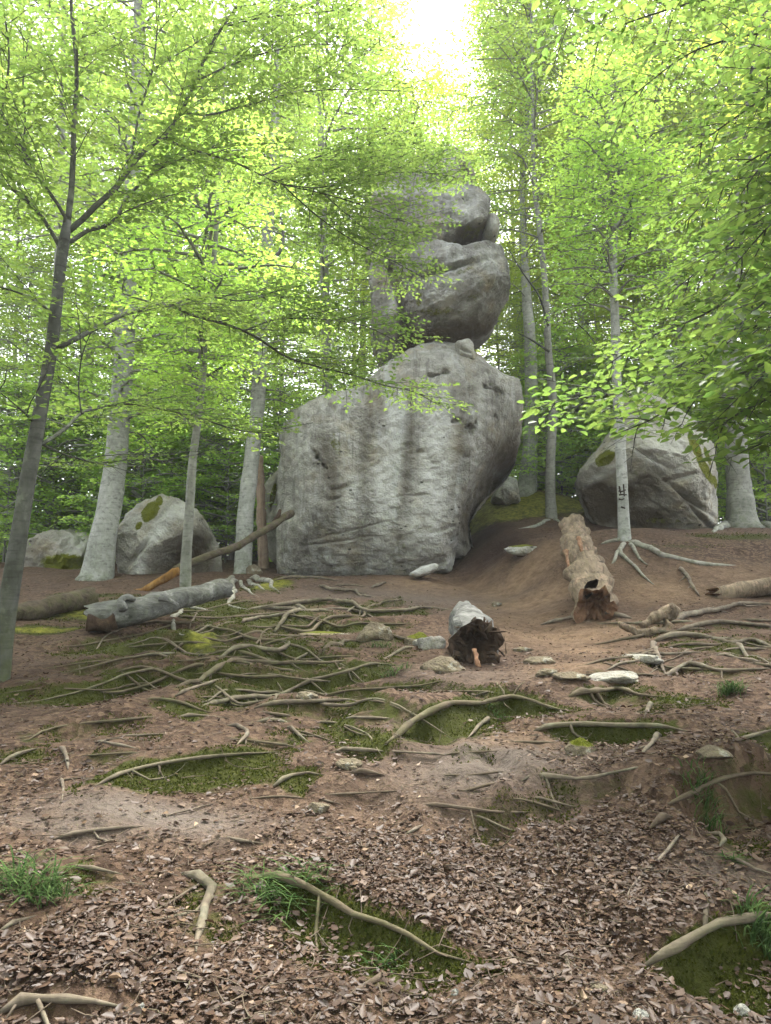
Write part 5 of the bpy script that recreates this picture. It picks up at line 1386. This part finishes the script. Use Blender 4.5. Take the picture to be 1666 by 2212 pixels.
RLAND = [(270, 1340, 'the silver log'), (530, 1262, 'the foot of the spotted beech'), (400, 1312, 'the foot of the thin dark beech'), (808, 1382, 'the buff stone hump'), (1020, 1420, 'the rotten stump'), (770, 1268, 'the foot of the huge boulder'),
         (690, 1366, 'the long flat grey stone'), (430, 1670, 'the oval moss patch'), (1600, 1285, 'the broken log'), (1400, 1362, 'the forked dead wood'), (1580, 1492, 'the right grass tuft'), (1345, 1476, 'the cracked bedrock slab'), (1266, 1620, 'the half-buried mossy stone'),
         (750, 1655, 'the round brown stone'), (660, 1510, 'the low stone dome'), (330, 1765, 'the bare grey soil'), (120, 1480, 'the leaning foreground beech'), (560, 1400, 'the long crooked root'), (320, 1430, 'the left end of the tangle'), (1552, 1670, 'the flat greenish stone'), (1060, 1655, 'the grey bare patch'), (520, 1460, 'the humped dark root')]
def root_label(w, k):
    px, py = proj(w[len(w) // 2][None, :3]); px, py = px[0], py[0]
    q = min(RLAND, key=lambda a: (a[0] - px) ** 2 + 4 * (a[1] - py) ** 2)
    dx, dy = px - q[0], (py - q[1]) * 2
    where = ('left of' if dx < 0 else 'right of') if abs(dx) > abs(dy) else ('uphill of' if dy < 0 else 'downhill of')
    L = np.linalg.norm(np.diff(w[:, :3], axis=0), axis=1).sum(); sl = proj(w[:, :3])[1]; slope = (sl[-1] - sl[0]) * (1 if w[-1, 0] > w[0, 0] else -1)
    run = 'dipping to the right' if slope > 14 else 'dipping to the left' if slope < -14 else 'nearly level'
    return '%s %s root %s, %s %s' % ('long' if L > 1.6 else 'short', 'pale' if k % 3 == 0 else 'dark', run, where, q[2])
for k, (pts, wd, amp, mo) in enumerate(TANGLE):
    w = ground_root(pts, wd * .85, wd * .45, .12, world=tang_w[k])
    b = w[len(w) // 2, :3]
    mb = MB(); mb.tube(w[:, :3], w[:, 3], 7, .22, .09, 300 + k, a=.5 * mo)
    lab = root_label(w, k)
    tag(link('exposed_root', mb.mesh('exposed_root', attr='moss', origin=b), M_root if k % 3 == 0 else M_root_dark, None, b), lab, 'root', 'thin tangled roots')

# ------------------------------------------------------------ grass tufts
def tuft(px, py, n, h, spread, label, name='grass_tuft', droop=.6):
    g = GF(px, py); r = np.random.default_rng(int(px))
    V, F, ti = [], [], []
    for k in range(n):
        az = r.uniform(0, 2 * np.pi); hh = h * r.uniform(.6, 1.15); out = spread * r.uniform(.3, 1.1)
        o = np.array([r.normal(0, spread * .28), r.normal(0, spread * .2), 0]); d = np.array([math.cos(az), math.sin(az) * .8 - .35, 0]); sd = np.array([-math.sin(az), math.cos(az), 0]) * .0026 * r.uniform(.7, 1.5)
        o[2] = hz(g[0] + o[0], g[1] + o[1]) - g[2] - .01
        b = len(V)
        for q, u in enumerate((0, .35, .7, 1.0)):
            c = o + d * out * u ** 1.4 + np.array([0, 0, hh * (u * 1.5 - droop * 1.35 * u ** 2)])
            wq = (1, .9, .6, .1)[q]
            V += [c - sd * wq, c + sd * wq]
        F += [(b, b + 1, b + 3, b + 2), (b + 2, b + 3, b + 5, b + 4), (b + 4, b + 5, b + 7, b + 6)]
        ti += [r.uniform()] * 3
    tag(link(name, mesh_np(name, V, np.array(F), True, {'tint': ti}), M_grass, None, g), label, 'grass tuft')
tuft(55, 1915, 170, .15, .28, 'bright green drooping grass tuft at the left edge')
tuft(110, 1935, 70, .10, .12, 'small sprigs of grass right beside the big left tuft')
tuft(575, 1930, 90, .09, .24, 'grass tuft hanging over the long dark root at lower centre')
tuft(640, 1930, 90, .09, .22, 'right half of the pair of grass tufts on the long dark root')
tuft(1580, 1496, 170, .13, .16, 'green grass tuft near the right edge below the right tangle')
tuft(1522, 1738, 120, .13, .17, 'grass tuft drooping over the eroded bank at right')
tuft(1655, 2040, 140, .13, .14, 'grass tuft at the right edge above the dark mossy bank')
tuft(1075, 1548, 70, .06, .14, 'short grass sprigs on the mossy step under the big arching root')
tuft(850, 1455, 90, .10, .22, 'wispy grass on the right end of the mossy bank, centre')
tuft(820, 1398, 80, .12, .24, 'wispy grass right below the buff stone hump')
tuft(1580, 1858, 40, .05, .10, 'small grass sprigs beside the hooked grey root at right')
tuft(840, 2080, 50, .05, .10, 'few green blades beside the moss at the lower centre')

# ------------------------------------------------------------ leaf litter and moss on the ground
def scatter_view(n, r, d0, d1, power=1.0):
    u = r.uniform(0, 1, n)
    y = (d0 ** (1 - power) + u * (d1 ** (1 - power) - d0 ** (1 - power))) ** (1 / (1 - power)) if power != 1 else d0 * (d1 / d0) ** u
    x = r.uniform(-.60, .60, n) * y
    return x, y
rl = np.random.default_rng(5)
x, y = scatter_view(210000, rl, 1.9, 17, 1.3)
mo, ba, sa = samp(MOSS, x, y), samp(BARE, x, y), samp(SAND, x, y)
dens = .35 + .65 * ss(n2(x, y, 1.1, 3, 44), -.45, .35)
dens *= (1 - .8 * np.clip(mo, 0, 1)) * (1 - .9 * ba) * (1 - .85 * sa)
dens *= 1 - .5 * ss(y, 9, 15)
dens *= .55 + .45 * ss(y, 6.5, 2.6)
dens *= ss(samp(ROOTM, x, y), .025, .055)
k = rl.uniform(size=len(x)) < dens
x, y = x[k], y[k]; n = len(x)
z = H(x, y) + rl.uniform(.002, .016, n)
az = rl.uniform(0, 2 * np.pi, n)
L = np.where(rl.uniform(size=n) < .22, rl.uniform(.024, .048, n), rl.uniform(.007, .024, n))
ax = np.stack([np.cos(az), np.sin(az), rl.normal(0, .15, n)], 1)
gz = (H(x, y + .05) - H(x, y - .05)) / .1
nr = np.stack([rl.normal(0, .24, n), -np.clip(gz, -1.5, 1.5) + rl.normal(0, .24, n), np.ones(n)], 1)
ti = np.clip(rl.beta(1.5, 2.9, n) + .12 * n2(x, y, .5, 2, 61), 0, 1)
V, F, kf = leaf_arrays(np.stack([x, y, z], 1), ax, nr, L, L * rl.uniform(.45, .75, n), .0, True, 0)
Vr = V.reshape(n, 6, 3)
curl = rl.uniform(-.06, .28, n) * L
unr = unit(nr)
for q in (1, 2, 4, 5): Vr[:, q] += unr * curl[:, None]
Vr[:, 3] += unr * (rl.uniform(-.1, .35, n) * L)[:, None]
tag(link('leaf_litter', mesh_np('leaf_litter', Vr.reshape(-1, 3), F, True, {'tint': np.repeat(ti, kf)}), M_litter), 'brown dead beech leaves covering the slope', 'leaf litter', kind='stuff')
print('litter', n)
x, y = scatter_view(480000, rl, 2.0, 24, 1.2)
mo = samp(MOSS, x, y) + .7 * (n2(x, y, .18, 3, 71))
k = (mo > .5) & (samp(LUSH, x, y) < .4) & (samp(MOSS, x, y) > .4)
x, y = x[k], y[k]; n = len(x); print('moss', n)
z = H(x, y) - .003
h = rl.uniform(.004, .011, n) * (1 + y / 9); wd = h * .55
az = rl.uniform(0, 2 * np.pi, n); dx, dy = np.cos(az) * wd, np.sin(az) * wd
b = np.stack([x, y, z], 1)
V = np.stack([b + np.stack([-dx, -dy, 0 * z], 1), b + np.stack([dx, dy, 0 * z], 1), b + np.stack([rl.normal(0, 1, n) * wd, rl.normal(0, 1, n) * wd, h], 1)], 1).reshape(-1, 3)
tag(link('moss', mesh_np('moss', V, np.arange(3 * n).reshape(-1, 3), False, {'tint': rl.uniform(0, 1, n)}), M_moss), 'green moss cushions between the roots', 'moss', kind='stuff')

# small twigs and husks among the leaves
x, y = scatter_view(1500, rl, 2.0, 14, 1.2)
mb = MB()
for a, b in zip(x, y):
    L = rl.uniform(.03, .13); t = rl.uniform(0, 2 * np.pi); d = np.array([math.cos(t), math.sin(t), 0]) * L
    q = np.array([[a, b, 0.], [a + d[0] * .5 + rl.normal(0, .008), b + d[1] * .5, 0.], [a + d[0], b + d[1], 0.]])
    q[:, 2] = H(q[:, 0], q[:, 1]) + .014 + rl.uniform(0, .01, 3)
    mb.tube(q, [.0026, .0022, .0014], 4, cap=False)
tag(link('twig_debris', mb.mesh('twig_debris', attr='moss'), M_root_dark), 'small fallen twigs scattered over the leaf litter', 'twigs', kind='stuff')
